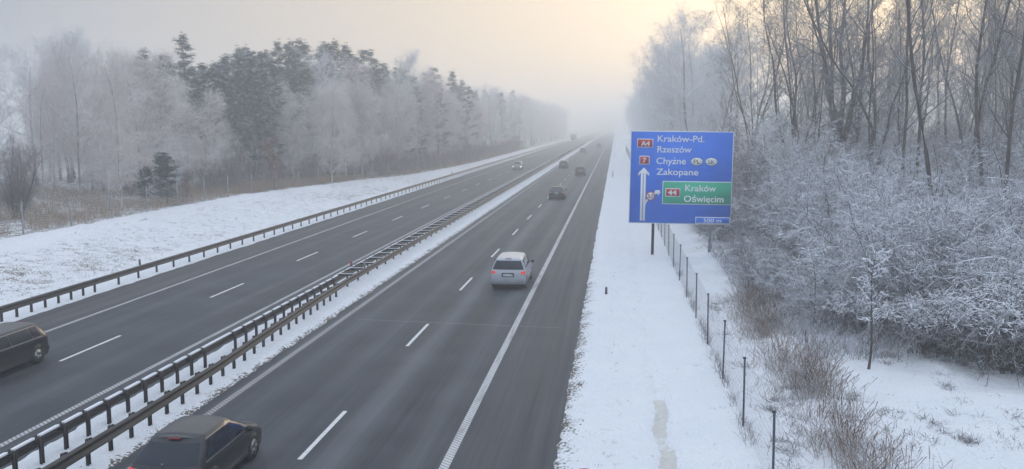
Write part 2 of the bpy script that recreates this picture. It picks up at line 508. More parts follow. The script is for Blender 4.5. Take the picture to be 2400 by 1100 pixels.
def rail_left_outer():
    r = empty('guard_rail', (0, 0, 0)); tag(r, 'long steel guard rail along the far snow bank left of the oncoming road', 'guard rail', 'guard rails')
    mb = MB(); ys = ysteps(25, 900)
    wbeam(mb, [(-26.0, y) for y in ys], 1); o = mb.build('beam', M['rail'], r); fix_normals(o.data)
    P = [y for y in np.arange(30.9, 43.6, 1.02)] + [y for y in np.arange(45.4, 470, 2.04)]
    rail_posts(r, [(-26.0, y) for y in P], 1, 0.10, 95)
    sb = MB().box((0, 0, 0.60), (0.10, 0.09, 0.16)).mesh('spacer_block', M['rail_post'])
    for y in P[:40]: link(bpy.data.objects.new('spacer_block', sb), r).location = (-26.05, y, 0)
    sc = MB().box((0, 0, 0.757), (0.05, 0.6, 0.018)).mesh('snow_cap', M['snow'])
    for y in np.arange(27, 130, 2.3):
        o = link(bpy.data.objects.new('snow_cap', sc), r); o.location = (-26.02, y + random.random() * 1.5, 0); o.scale = (1, random.uniform(.5, 1.6), 1)
    return r
rail_left_outer()

def med_right_x(y): return float(np.interp(y, [0, 23, 28, 34, 39, 45, 60, 900], [-12.72, -12.72, -12.82, -13.1, -13.28, -13.42, -13.42, -13.42]))
MED_L = -14.25
YJ = 45.0
def median_rails():
    # near, separate rails
    r = empty('guard_rail', (0, 0, 0)); tag(r, 'near median guard rail with strips of snow on its top, beside the oncoming road', 'guard rail', 'guard rails')
    mb = MB(); wbeam(mb, [(MED_L, y) for y in ysteps(4, YJ)], -1); o = mb.build('beam', M['rail'], r); fix_normals(o.data)
    P = [y for y in np.arange(7.3, 30.0, 1.02)] + [y for y in np.arange(32.3, YJ - 0.4, 1.02)]
    rail_posts(r, [(MED_L, y) for y in P], -1, 0.17)
    sb = MB().box((0, 0, 0.66), (0.19, 0.10, 0.165)).mesh('spacer_block', M['rail_post'])
    for i, y in enumerate(P):
        sn = MB()
        link(bpy.data.objects.new('spacer_block', sb), r).location = (MED_L + 0.085, y, 0)
        y2 = P[i + 1] if i + 1 < len(P) else y + 1
        L = y2 - y - 0.16
        # snow lying in the open box between two spacers
        n = 7; v = []; hw = 0.055
        ya, yb = y + 0.08, y + 0.08 + L
        pts = [(MED_L + 0.065 - hw, ya + .05), (MED_L + 0.065, ya - 0.02), (MED_L + 0.065 + hw, ya + .05), (MED_L + 0.065 + hw, yb - .05), (MED_L + 0.065, yb + .02), (MED_L + 0.065 - hw, yb - .05)]
        sn.prism(pts, lambda a, b_, d: (a, b_, d), 0.722, 0.752 + 0.008 * random.random())
        sn.build('snow_cap', M['snow'], r)
    tr = MB(); tr.box((MED_L + 0.065, (4 + YJ) / 2, 0.70), (0.13, YJ - 4, 0.04))
    tr.build('top_channel', M['rail'], r)
    r = empty('guard_rail', (0, 0, 0)); tag(r, 'near median guard rail without snow, on the side of the silver car', 'guard rail', 'guard rails')
    mb = MB(); wbeam(mb, [(med_right_x(y), y) for y in ysteps(4, YJ)], 1); o = mb.build('beam', M['rail'], r); fix_normals(o.data)
    P = [y for y in np.arange(7.3, YJ - 1.5, 1.02)]
    rail_posts(r, [(med_right_x(y), y) for y in P], 1, 0.14)
    sb = MB().box((-0.075, 0, 0.66), (0.15, 0.10, 0.17)).box((-0.03, 0, 0.765), (0.06, 0.05, 0.03)).mesh('spacer_block', M['rail_post'])
    for y in P: link(bpy.data.objects.new('spacer_block', sb), r).location = (med_right_x(y), y, 0)
    # double rail, further on
    r = empty('double_guard_rail', (0, 0, 0)); tag(r, 'double median guard rail joined like a ladder by snow-topped cross beams', 'guard rail', 'guard rails')
    xr = -13.42
    mb = MB(); ys = ysteps(YJ, 900)
    wbeam(mb, [(xr, y) for y in ys], 1); o = mb.build('beam', M['rail'], r); fix_normals(o.data)
    mb = MB(); wbeam(mb, [(MED_L, y) for y in ys], -1); o = mb.build('beam', M['rail'], r); fix_normals(o.data)
    P = [y for y in np.arange(46.0, 420, 2.0)]
    rail_posts(r, [(-13.83, y) for y in P], 1, 0.0, 95)
    cm = MB(); cm.box((0, 0, 0.69), (MED_L * -1 + xr - 0.03, 0.085, 0.10)); cme = cm.mesh('cross_beam', M['rail_post'])
    sm = MB(); sm.box((0, 0, 0.748), (MED_L * -1 + xr - 0.08, 0.075, 0.022)); sme = sm.mesh('snow_cap', M['snow'])
    rest = MB()
    for i, y in enumerate(P):
        if i < 90:
            o = link(bpy.data.objects.new('cross_beam', cme), r); o.location = ((MED_L + xr) / 2, y, 0)
            s_ = link(bpy.data.objects.new('snow_cap', sme), o)
        else: rest.box(((MED_L + xr) / 2, y, 0.69), (0.8, 0.085, 0.10))
    o = rest.build('cross_beam', M['rail_post'], r); o['kind'] = 'stuff'
    sn = MB()
    for y in np.arange(YJ, 200, 2.0):
        sn.box((MED_L + 0.02, y + 1, 0.762), (0.07, 1.75, 0.022))
    sn.build('snow_ridge', M['snow'], r)
    pl = MB(); pl.box(((MED_L + xr) / 2 - 0.02, (YJ + 420) / 2, 0.45), (0.5, 420 - YJ, 0.012)) if False else None
median_rails()

def reflector(x, y, z, col, label):
    r = empty('rail_reflector', (x, y, z)); tag(r, label, 'reflector', 'reflector plates standing on guard rails')
    b = MB(); b.box((0, 0, 0.16), (0.12, 0.02, 0.32)); b.build('plate', mat('reflector_plate', col, 0.4), r)
    b = MB(); b.box((0, 0.02, -0.02), (0.04, 0.02, 0.12)); b.box((0, 0.02, 0.01), (0.10, 0.02, 0.03)); b.build('bracket', M['rail_post'], r)
    return r
reflector(MED_L + 0.02, 48.2, 0.78, (0.30, 0.03, 0.05), 'red reflector plate on the median double guard rail')
reflector(-13.45, 48.0, 0.78, (0.20, 0.21, 0.22), 'grey reflector plate beside the red one on the median rail')
reflector(-26.0, 47.5, 0.78, (0.10, 0.10, 0.11), 'small dark reflector plate on the left outer guard rail, the near one')
reflector(-26.0, 145.0, 0.78, (0.12, 0.12, 0.13), 'small reflector plate on the left outer guard rail, far off in the haze')
reflector(-13.45, 150.0, 0.78, (0.12, 0.12, 0.13), 'dark reflector plate on the median rail below the oncoming headlights')

def delineator(x, y, h, col, label):
    r = empty('marker_post', (x, y, gz(x, y) - 0.05)); tag(r, label, 'marker post', 'marker posts along the snowy verge')
    b = MB()
    b.prism([(-0.06, -0.02), (0.06, -0.02), (0.045, 0.05), (-0.045, 0.05)], lambda a, b_, d: (a, b_, d), 0, h * 0.93)
    b.prism([(-0.055, 0.93 * h), (0.055, 0.93 * h), (0.055, h), (-0.02, h * 1.04)], lambda a, b_, d: (a, d, b_), -0.02, 0.04)
    o = b.build('body', mat('marker_body', col, 0.6), r); fix_normals(o.data)
    b = MB(); b.box((0, -0.026, h * 0.75), (0.05, 0.01, 0.16 * h)); b.build('reflector', mat('marker_reflector', (0.25, 0.06, 0.05), 0.3), r)
delineator(-0.38, 45.3, 0.42, (0.05, 0.06, 0.07), 'short broken dark marker post on the snowy verge ahead of the silver car')
delineator(-0.42, 150.2, 1.15, (0.14, 0.15, 0.16), 'dark upright marker post on the snowy verge near the blue sign')
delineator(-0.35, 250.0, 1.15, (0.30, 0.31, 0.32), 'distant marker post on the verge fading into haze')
delineator(-0.35, 385.0, 1.5, (0.10, 0.12, 0.14), 'most distant marker post on the verge, almost lost in haze')

# round sign whose top just enters the picture at the bottom
def round_sign():
    x, y, zt = -0.47, 15.6, 2.42
    r = empty('speed_sign', (x, y, gz(x, y))); tag(r, 'round red-rimmed road sign, only its top edge showing at the bottom', 'road sign')
    def disc(rad, y0, y1, zc):
        b = MB(); b.prism([(rad * math.cos(a), rad * math.sin(a) + zc) for a in np.linspace(0, 2 * PI, 40)[:-1]], lambda a, b_, d: (a, d, b_), y0, y1); return b
    zc = zt - gz(x, y) - 0.35
    o = disc(0.35, -0.02, 0.0, zc).build('rim', mat('sign_red', (0.42, 0.03, 0.03), 0.4), r); fix_normals(o.data)
    o = disc(0.27, -0.024, -0.0201, zc).build('face', mat('sign_dirty_face', (0.25, 0.25, 0.26), 0.5), r); fix_normals(o.data)
    MB().tube([(0, 0.03, -0.2), (0, 0.03, zc + 0.2)], 0.03, 8).build('pole', M['galv'], r)
round_sign()

# ------------------------------------------------------------------ fences
def right_fence():
    r = empty('wire_fence', (0, 0, 0)); tag(r, 'wire mesh fence on dark posts across the snowy right verge', 'fence')
    ys = [20.4 - 4.9 * 2, 20.4 - 4.9, 20.6] + [25.47 + 4.9 * k for k in range(0, 60)]
    xs = [float(np.interp(y, [10, 30, 55, 320], [3.66, 3.64, 3.5, 3.35])) for y in ys]
    me_ = MB(); me_.box((0, 0, 0.86), (0.05, 0.05, 2.14)); me_.box((-0.005, 0, 1.95), (0.09, 0.055, 0.05)); me = me_.mesh('post', M['dark_post'])
    for x, y in zip(xs, ys):
        o = link(bpy.data.objects.new('post', me), r); o.location = (x, y, gz(x, y)); o.rotation_euler = (random.uniform(-.012, .012), random.uniform(-.015, .015), 0)
    w = MB()
    X = np.array(xs); Yv = np.array(ys)
    zs = np.array([gz(a, b) for a, b in zip(xs, ys)])
    for h in [0.08, 0.2, 0.33, 0.48, 0.64, 0.8, 0.97, 1.15, 1.34, 1.53, 1.72, 1.88]:
        k = 16
        w.tube(np.stack([X, Yv, zs + h + 0.02], -1)[: 40], 0.0022, 3, False)
    for i in range(14):
        n = 32
        for j in range(n):
            s_ = (j + 0.5) / n
            x = X[i] * (1 - s_) + X[i + 1] * s_; y = Yv[i] * (1 - s_) + Yv[i + 1] * s_; z = zs[i] * (1 - s_) + zs[i + 1] * s_
            w.tube([(x, y, z + 0.08), (x + 0.004, y, z + 1.88)], 0.0016, 3, False)
    w.build('wire_mesh', M['wire'], r)
right_fence()

def left_fence():
    r = empty('wire_fence', (0, 0, 0)); tag(r, 'frosted wire fence on pale grey posts along the foot of the left wood', 'fence')
    ys = [44.5 + 5.3 * k for k in range(0, 42)]
    me_ = MB(); me_.box((0, 0, 0.95), (0.07, 0.07, 2.3)); me_.box((0, 0, 2.12), (0.10, 0.10, 0.05)); me = me_.mesh('post', M['grey_post'])
    P = []
    for y in ys:
        x = float(fence_x(y)); z = gz(x, y); P.append((x, y, z))
        o = link(bpy.data.objects.new('post', me), r); o.location = (x, y, z)
    P = np.array(P); w = MB()
    for h in np.linspace(0.1, 2.0, 13): w.tube(P + np.array([0.05, 0, h]), 0.0065, 3, False)
    w.build('wire_mesh', M['wire_left'], r)
left_fence()

# ------------------------------------------------------------------ direction sign
def text_mesh(s, bold=0.012):
    c = bpy.data.curves.new('t', 'FONT'); c.body = s; c.size = 1.0; c.offset = bold; c.resolution_u = 4
    o = bpy.data.objects.new('t', c); COL.objects.link(o)
    dg = bpy.context.evaluated_depsgraph_get()
    me = bpy.data.meshes.new_from_object(o.evaluated_get(dg))
    bpy.data.objects.remove(o); bpy.data.curves.remove(c)
    return me

def direction_sign():
    X0, X1, Z0, Z1, YS = 0.87, 7.39, 2.08, 8.05, 60.0
    # picture units of the sign face: 832 x 747, origin top left
    sx, sz = (X1 - X0) / 832.0, (Z1 - Z0) / 747.0
    r = empty('direction_sign', ((X0 + X1) / 2, YS, 0.0)); tag(r, 'large blue motorway direction sign with place names and a green panel, on two posts', 'road sign')
    r.rotation_euler = (0, math.radians(0.55), 0)
    XC = (X0 + X1) / 2
    def A(u, v): return ((u - 48) * sx + X0 - XC, Z1 - (v - 62) * sz)
    white = mat('sign_white', (0.84, 0.86, 0.88), 0.5); blue = mat('sign_blue', (0.004, 0.105, 0.52), 0.45)
    t = NT(blue); p = t.obj()
    br = t.n('TexBrick'); t.l(t.scale(p, (1, 1, 1)), br.inputs[0])
    t.l(t.mix(t.mapr(t.noise(p, 0.8, 3), 0.35, 0.7), (0.0, 0.150, 0.74), (0.0, 0.175, 0.85)), t.b.inputs['Base Color'])
    green = mat('sign_green', (0.004, 0.46, 0.27), 0.45); red = mat('sign_dark_red', (0.52, 0.018, 0.026), 0.45); black = mat('sign_black', (0.03, 0.03, 0.035), 0.5)
    back = MB(); back.box((0, 0.03, (Z0 + Z1) / 2), (X1 - X0, 0.06, Z1 - Z0)); back.build('rim', white, r)
    fr = MB(); fr.box((0, -0.003, (Z0 + Z1) / 2), (X1 - X0 - 0.09, 0.006, Z1 - Z0 - 0.09)); fr.build('panel', blue, r)
    for z in np.linspace(Z0 + .4, Z1 - .4, 7):
        b = MB(); b.box((0, 0.09, z), (X1 - X0 - 0.2, 0.06, 0.10)); b.build('rear_brace', M['galv'], r)
    def plate(poly, y, m, name, parent=r):
        b = MB(); b.prism([A(u, v) for u, v in poly], lambda a, b_, d: (a, d, b_), y, y + 0.003); o = b.build(name, m, parent); fix_normals(o.data); return o
    def rect(u0, v0, u1, v1): return [(u0, v0), (u1, v0), (u1, v1), (u0, v1)]
    def ell(u, v, a, b_, n=28): return [(u + a * math.cos(q), v + b_ * math.sin(q)) for q in np.linspace(0, 2 * PI, n + 1)[:-1]]
    def text(s, u0, u1, base, cap, y, m, bold=0.012, parent=r):
        special = [(i, ch) for i, ch in enumerate(s) if ch in 'żę']
        full = s; s = s.replace('ż', 'z').replace('ę', 'e')
        me = text_mesh(s, bold)
        def width(q):
            m_ = text_mesh(q, bold); xs_ = [v.co[0] for v in m_.vertices]; bpy.data.meshes.remove(m_); return min(xs_), max(xs_)
        co = np.array([v.co[:] for v in me.vertices])
        ref = text_mesh('H', bold); ch = max(v.co[1] for v in ref.vertices) - min(0, min(v.co[1] for v in ref.vertices)); bpy.data.meshes.remove(ref)
        x0, x1 = co[:, 0].min(), co[:, 0].max()
        kx = (u1 - u0) / (x1 - x0); kv = cap / ch
        for v in me.vertices:
            a, z = A(u0 + (v.co.x - x0) * kx, base - v.co.y * kv)
            v.co = (a, y, z)
        me.materials.clear(); me.materials.append(m); me.name = 'lettering'
        for i, ch in special:       # the dot over z and the tail under e
            e1 = width(s[:i + 1])[1]; e0 = width(s[:i])[1]
            uc = u0 + ((e0 + e1) / 2 + 0.012 - x0) * kx; ue = u0 + (e1 - x0) * kx; k_ = cap / 51.0
            if ch == 'ż': plate(ell(uc, base - 48 * k_, 4.6, 4.6, 14), y, m, 'lettering')
            else: plate([(ue - 9, base - 2), (ue - 5, base - 2), (ue - 8, base + 5), (ue - 7, base + 9), (ue - 2, base + 8), (ue - 2, base + 12), (ue - 9, base + 14), (ue - 13, base + 10), (ue - 13, base + 4)], y, m, 'lettering')
        return link(bpy.data.objects.new('lettering', me), parent)
    # green panel
    g0 = plate(rect(318, 462, 872, 650), -0.010, white, 'green_panel_rim')
    g = plate(rect(324, 468, 872, 644), -0.014, green, 'green_panel', g0)
    text('Kraków', 503, 752, 541, 51, -0.0155, white); text('Oświęcim', 495, 815, 627, 51, -0.0155, white)
    text('Kraków-Pd.', 268, 645, 147, 51, -0.008, white); text('Rzeszów', 268, 545, 232, 51, -0.008, white)
    text('Chyżne', 262, 502, 325, 51, -0.008, white); text('Zakopane', 265, 605, 413, 51, -0.008, white)
    # distance box
    d0 = plate(rect(594, 748, 872, 801), -0.010, white, 'distance_box_rim'); plate(rect(599, 753, 867, 796), -0.014, blue, 'distance_box', d0)
    text('500 m', 660, 803, 791, 31, -0.0155, white, 0.006)
    for s, b, tx in (('A4', (102, 125, 233, 195), (133, 205, 181, 38)), ('7', (124, 262, 206, 332), (151, 179, 317, 40)), ('44', (343, 520, 464, 588), (364, 435, 573, 39))):
        y = -0.0185 if s == '44' else -0.010
        k = plate(rect(*b), y, white, 'route_badge_rim'); plate(rect(b[0] + 6, b[1] + 6, b[2] - 6, b[3] - 6), y - 0.004, red, 'route_badge', k)
        text(s, tx[0], tx[1], tx[2], tx[3], y - 0.0055, white, 0.02)
    for s, u in (('PL', 590), ('SK', 707)):
        k = plate(ell(u, 303, 50, 33), -0.010, black, 'country_oval_rim'); plate(ell(u, 303, 47.5, 30.5), -0.014, white, 'country_oval', k)
        text(s, u - 26, u + 26, 320, 34, -0.0155, black, 0.006)
    # arrows
    plate(rect(139, 402, 158, 788), -0.010, white, 'arrow'); plate(rect(163, 402, 181, 788), -0.010, white, 'arrow')
    plate([(163, 356), (208, 402), (208, 428), (181, 402), (139, 402), (118, 426), (118, 402)], -0.010, white, 'arrow_head')
    plate([(181, 690), (184, 655), (196, 630), (222, 605), (205, 596), (186, 618), (181, 635)], -0.010, white, 'arrow_branch')
    plate([(240, 563), (262, 552), (250, 548), (262, 538), (296, 537), (303, 558), (282, 582), (280, 565), (252, 576)], -0.010, white, 'arrow_head')
    k = plate(ell(222, 587, 37, 37), -0.012, red, 'limit_badge'); plate(ell(222, 587, 29, 29), -0.016, white, 'limit_face', k)
    text('50', 200, 246, 602, 32, -0.0175, black, 0.006)
    # posts of two channels each
    for x, y, m in ((2.46, 0.16, M['rail_post']), (6.12, 0.16, M['galv'])):
        b = MB(); zb = gz(x, YS) - 0.3
        b.box((x - XC, y, (zb + 7.6) / 2), (0.12, 0.02, 7.6 - zb)); b.box((x - XC - 0.075, y + 0.0, (zb + 7.6) / 2), (0.03, 0.12, 7.6 - zb)); b.box((x - XC + 0.075, y, (zb + 7.6) / 2), (0.03, 0.12, 7.6 - zb))
        b.build('post', m, r)
direction_sign()
# ------------------------------------------------------------------ vehicles
M['glass_car'] = mat('car_glass', (0.004, 0.012, 0.028), 0.05, spec=0.35)
M['tyre'] = mat('tyre_rubber', (0.018, 0.018, 0.02), 0.85)
M['rim'] = mat('wheel_rim', (0.30, 0.30, 0.31), 0.35, 0.8)
M['black_plastic'] = mat('black_plastic', (0.022, 0.022, 0.024), 0.6)
M['tail_red'] = mat('tail_light_glass', (0.35, 0.02, 0.02), 0.2)
M['tail_lit'] = mat('lit_tail_light', (0.5, 0.02, 0.02), 0.2, emit=(1.0, 0.035, 0.03), estr=0.55)
M['head_lit'] = mat('lit_headlight', (0.8, 0.8, 0.75), 0.2, emit=(1.0, 0.95, 0.85), estr=7.0)
M['head_off'] = mat('headlight_glass', (0.45, 0.46, 0.48), 0.15)
M['plate'] = mat('number_plate', (0.62, 0.64, 0.66), 0.5)
def paint(name, col, dirt=(0.20, 0.18, 0.16), metal=0.3):
    m = mat(name, col, 0.36, metal, 0.4); m.node_tree.nodes['Principled BSDF'].inputs['Coat Weight'].default_value = 0.25
    t = NT(m); p = t.obj(); sp = t.n('SeparateXYZ'); t.l(p, sp.inputs[0])
    h = t.math('ADD', sp.outputs[2], t.math('MULTIPLY', t.math('SUBTRACT', t.noise(p, 2.5, 4), 0.5), 0.35))
    f = t.mapr(h, 0.62, 0.28, 0.0, 0.8)
    t.l(t.mix(f, col, dirt), t.b.inputs['Base Color'])
    t.l(t.mapr(f, 0, 1, 0.28, 0.8), t.b.inputs['Roughness'])
    return m

def cardinal(P, u, ax, ten=0.5):
    """interpolate grid P along axis ax at float indices u"""
    P = np.moveaxis(P, ax, 0); n = len(P)
    i = np.clip(np.floor(u).astype(int), 0, n - 2); f = (u - i).reshape(-1, *([1] * (P.ndim - 1)))
    p0, p1, p2, p3 = P[np.maximum(i - 1, 0)], P[i], P[i + 1], P[np.minimum(i + 2, n - 1)]
    m1, m2 = (p2 - p0) * ten, (p3 - p1) * ten
    f2, f3 = f * f, f * f * f
    r = (2 * f3 - 3 * f2 + 1) * p1 + (f3 - 2 * f2 + f) * m1 + (-2 * f3 + 3 * f2) * p2 + (f3 - f2) * m2
    return np.moveaxis(r, 0, ax)

def car_grid(L, Wd, Hh, belt=0.95, hood=0.93, tailslant=0.38, ws=0.66, cowl=0.80, mpv=False, notch=None):
    """rear at y=0, nose at y=L; rows are stations, columns run from under-centre over the side to roof centre"""
    w = Wd / 2
    def row(xs, ys, zs): return np.stack([np.array(xs) * w, np.array(ys), np.array(zs)], -1)
    zb = 0.20
    Z = lambda top, rf: [zb, zb, 0.40, 0.68, belt, top - 0.10, top - 0.022, top]
    ts = tailslant
    rows = []
    for xf, dy in ((0.0, 0.0), (0.62, 0.015), (0.93, 0.10)):
        yb = [dy + .10, dy + .06, dy + .0, dy + .0, dy + .07, dy + ts, dy + ts + .06, dy + ts + .10]
        rx = [0, xf * .9, xf * 1.0, xf * 1.0, xf * .97, xf * .73, xf * .50, 0]
        rows.append(row(rx, yb, Z(Hh - .03, 0)))
    rows.append(row([0, .88, .99, 1.0, .975, .735, .52, 0], [.35, .35, .34, .34, .40, ts + .22, ts + .24, ts + .26], Z(Hh - .012, 0)))
    rows.append(row([0, .90, 1.0, 1.0, .98, .755, .53, 0], [.95, .95, .95, .95, .95, 1.05, 1.05, 1.05], Z(Hh, 0)))
    yB = L * .47
    rows.append(row([0, .90, 1.0, 1.0, .98, .755, .53, 0], [yB] * 8, Z(Hh, 0)))
    yA = L * ws
    rows.append(row([0, .90, 1.0, 1.0, .97, .725, .51, 0], [yA, yA, yA, yA, yA + .10, yA - .12, yA - .10, yA - .08], Z(Hh - .05, 0)))
    yC = L * cowl
    rows.append(row([0, .90, 1.0, 1.0, .96, .86, .60, 0], [yC, yC, yC, yC, yC - .02, yC + .0, yC + .05, yC + .08], [zb, zb, .40, .66, hood - .04, hood + .03, hood + .05, hood + .06]))
    yH = L * .93
    rows.append(row([0, .86, .97, .97, .93, .80, .55, 0], [yH, yH, yH, yH, yH, yH + .02, yH + .05, yH + .07], [zb, zb, .40, .60, hood - .20, hood - .12, hood - .09, hood - .08]))
    for xf, dy in ((0.88, -.10), (0.60, -.02), (0, 0.0)):
        rows.append(row([0, xf * .9, xf, xf, xf * .97, xf * .9, xf * .6, 0], [L + dy - .10, L + dy - .06, L + dy, L + dy, L + dy - .06, L + dy - .10, L + dy - .14, L + dy - .16], [zb, zb + .02, .40, .56, hood - .27, hood - .22, hood - .20, hood - .19]))
    return np.array(rows)

def surf(G, U, V):
    A = cardinal(G, np.asarray(U, float), 0)
    return cardinal(A, np.asarray(V, float), 1)

def make_car(name, label, cat, L, Wd, Hh, body, group=None, lit_tail=False, lit_head=False, rails=False, chrome=False, **kw):
    r = empty(name); tag(r, label, cat, group)
    G = car_grid(L, Wd, Hh, **kw)
    nu, nv = G.shape[0], G.shape[1]
    def both(U, V, off=0.0):
        g = surf(G, U, V)
        if off:
            du = np.gradient(g, axis=0); dv = np.gradient(g, axis=1)
            n = np.cross(du, dv); n /= np.linalg.norm(n, axis=2, keepdims=True) + 1e-9
            c = g - np.array([0, L / 2, 0.7]); sgn = np.sign((n * c).sum(2).mean())
            g = g + n * sgn * off
        out = []
        for s in (1, -1):
            v = g.copy(); v[..., 0] *= s
            idx = np.arange(g.shape[0] * g.shape[1]).reshape(g.shape[:2])
            q = np.stack([idx[:-1, :-1], idx[1:, :-1], idx[1:, 1:], idx[:-1, 1:]], -1).reshape(-1, 4)
            out.append((v.reshape(-1, 3), q if s > 0 else q[:, ::-1]))
        return out
    def obj_from(name, pieces, m, parent=r, smooth=True, weld=False):
        v, q = merge(pieces); me = np_mesh(name, v, q, m, smooth)
        if weld:
            bm = bmesh.new(); bm.from_mesh(me); bmesh.ops.remove_doubles(bm, verts=bm.verts, dist=0.001)
            bmesh.ops.recalc_face_normals(bm, faces=bm.faces); bm.to_mesh(me); bm.free()
        else: fix_normals(me)
        return link(bpy.data.objects.new(name, me), parent)
    B = obj_from('body', both(np.linspace(0, nu - 1, (nu - 1) * 5 + 1), np.linspace(0, nv - 1, (nv - 1) * 5 + 1)), body, weld=True)
    def patch(name, u0, u1, v0, v1, m, off=0.006, parent=r, mirror=True, sides=None):
        pcs = both(np.linspace(u0, u1, 14), np.linspace(v0, v1, 10), off)
        if sides is None: return obj_from(name, pcs, m, parent)
        for s in sides: obj_from(name, [pcs[0 if s > 0 else 1]], m, parent)
    gl = M['glass_car']
    patch('rear_window', 0.0, 2.05, 4.08, 4.93, gl)
    patch('bumper', 0.0, 2.9, 1.75, 2.35, body, 0.028)
    patch('boot_seam', 0.0, 1.86, 1.98, 2.03, M['black_plastic'], 0.004)
    for uu in (4.0, 5.01, 6.5): patch('door_seam', uu, uu + .012, 2.0, 4.0, M['black_plastic'], 0.004, sides=(1, -1))
    b = MB(); b.box((0.0, .075, 0.97), (0.05, 0.012, 0.05)); b.build('rear_badge', M['rim'], r)
    patch('windscreen', 6.12, 6.93, 5.05, 7.0, gl)
    patch('side_window', 3.25, 3.95, 4.15, 4.86, gl, sides=(1, -1))
    patch('side_window', 4.05, 4.96, 4.12, 4.88, gl, sides=(1, -1))
    patch('side_window', 5.06, 6.35, 4.12, 4.86, gl, sides=(1, -1))
    patch('tail_light', 1.35, 2.5, 3.52, 3.88, M['tail_lit'] if lit_tail else M['tail_red'], sides=(1, -1))
    patch('reversing_light', 1.12, 1.34, 3.52, 3.86, M['head_off'], sides=(1, -1))
    patch('headlight', 8.25, 9.6, 3.25, 3.85, M['head_lit'] if lit_head else M['head_off'], sides=(1, -1))
    patch('grille', 10.2, 11.0, 3.2, 3.8, M['black_plastic'])
    patch('bumper_trim', 0.0, 2.9, 1.05, 1.6, M['black_plastic'], 0.010)
    patch('sill_trim', 3.0, 8.0, 1.05, 1.55, M['black_plastic'], 0.006)
    b = MB(); b.box((0, 0.0, 0.80), (0.62, 0.02, 0.20)); b.build('plate_recess', M['black_plastic'], r)
    b = MB(); b.box((0, -0.014, 0.77), (0.50, 0.012, 0.11)); b.build('number_plate', M['plate'], r)
    b = MB(); b.box((0, L + .006, 0.42), (0.52, 0.02, 0.115)); b.build('number_plate', M['plate'], r)
    b = MB(); b.box((0, kw.get('tailslant', .38) + .02, Hh - .055), (0.30, 0.03, 0.03)); b.build('brake_light', M['tail_red'], r)
    w = Wd / 2
    for y in (0.80, L - 0.82):
        for s in (1, -1):
            a = np.linspace(0, 2 * PI, 29)[:-1]
            arch = MB(); arch.prism([(0.37 * math.cos(q), max(0.37 * math.sin(q), -.2)) for q in a], lambda p, z, d: (d, y + p, 0.32 + z), s * (w - .09), s * (w + .006)); o = arch.build('wheel_arch', M['black_plastic'], r); fix_normals(o.data)
            wh = MB()
            prof = [(0.31, w - .20), (0.318, w - .14), (0.318, w - .03), (0.30, w + .008), (0.22, w + .014)]
            v = [(s * x, y + rr * math.cos(q), 0.318 + rr * math.sin(q)) for rr, x in prof for q in a]
            n = len(a); q4 = [[i * n + k, i * n + (k + 1) % n, (i + 1) * n + (k + 1) % n, (i + 1) * n + k] for i in range(len(prof) - 1) for k in range(n)]
            wh.add(v, q4); o = wh.build('tyre', M['tyre'], r, True); fix_normals(o.data)
            rim = MB(); poly = [(0.225 * math.cos(q), 0.225 * math.sin(q)) for q in a]
            rim.prism(poly, lambda p, z, d: (d, y + p, 0.318 + z), s * (w - .02), s * (w + .010))
            for k in range(5):
                q = k * 2 * PI / 5
                rim.prism([(0.05 * math.cos(q - .9), 0.05 * math.sin(q - .9)), (.21 * math.cos(q - .12), .21 * math.sin(q - .12)), (.21 * math.cos(q + .12), .21 * math.sin(q + .12)), (0.05 * math.cos(q + .9), 0.05 * math.sin(q + .9))], lambda p, z, d: (d, y + p, 0.318 + z), s * (w + .0105), s * (w + .02))
            ro = rim.build('rim', M['rim'], o); fix_normals(ro.data)
    ym = L * kw.get('ws', .66) + .22; zm = kw.get('belt', .95) + .07
    for s in (1, -1):
        bm = bmesh.new(); bmesh.ops.create_icosphere(bm, subdivisions=2, radius=1.0)
        bmesh.ops.scale(bm, vec=(0.11, 0.06, 0.075), verts=bm.verts); bmesh.ops.translate(bm, vec=(s * (w + .10), ym, zm), verts=bm.verts)
        res = bmesh.ops.create_cube(bm, size=1.0); bmesh.ops.scale(bm, vec=(0.16, 0.05, 0.03), verts=res['verts']); bmesh.ops.translate(bm, vec=(s * (w - .02), ym + .02, zm - .05), verts=res['verts'])
        me = bpy.data.meshes.new('mirror'); bm.to_mesh(me); bm.free(); me.materials.append(M['black_plastic'])
        link(bpy.data.objects.new('mirror', me), r)
    if rails:
        g = surf(G, np.linspace(3.2, 5.9, 12), [5.35])[:, 0]
        for s in (1, -1):
            b = MB(); pts = g * np.array([s, 1, 1]) + np.array([0, 0, 0.045]); pts[0, 2] -= .05; pts[-1, 2] -= .05
            b.tube(pts, 0.018, 6); b.build('roof_rail', M['rim'], r, True)
    if chrome:
        for pcs in (both(np.linspace(3.2, 6.6, 20), np.linspace(3.99, 4.06, 3), 0.010), both(np.linspace(3.3, 5.9, 20), np.linspace(4.93, 4.99, 3), 0.010)):
            for q in pcs: obj_from('window_trim', [q], M['rim'])
    return r

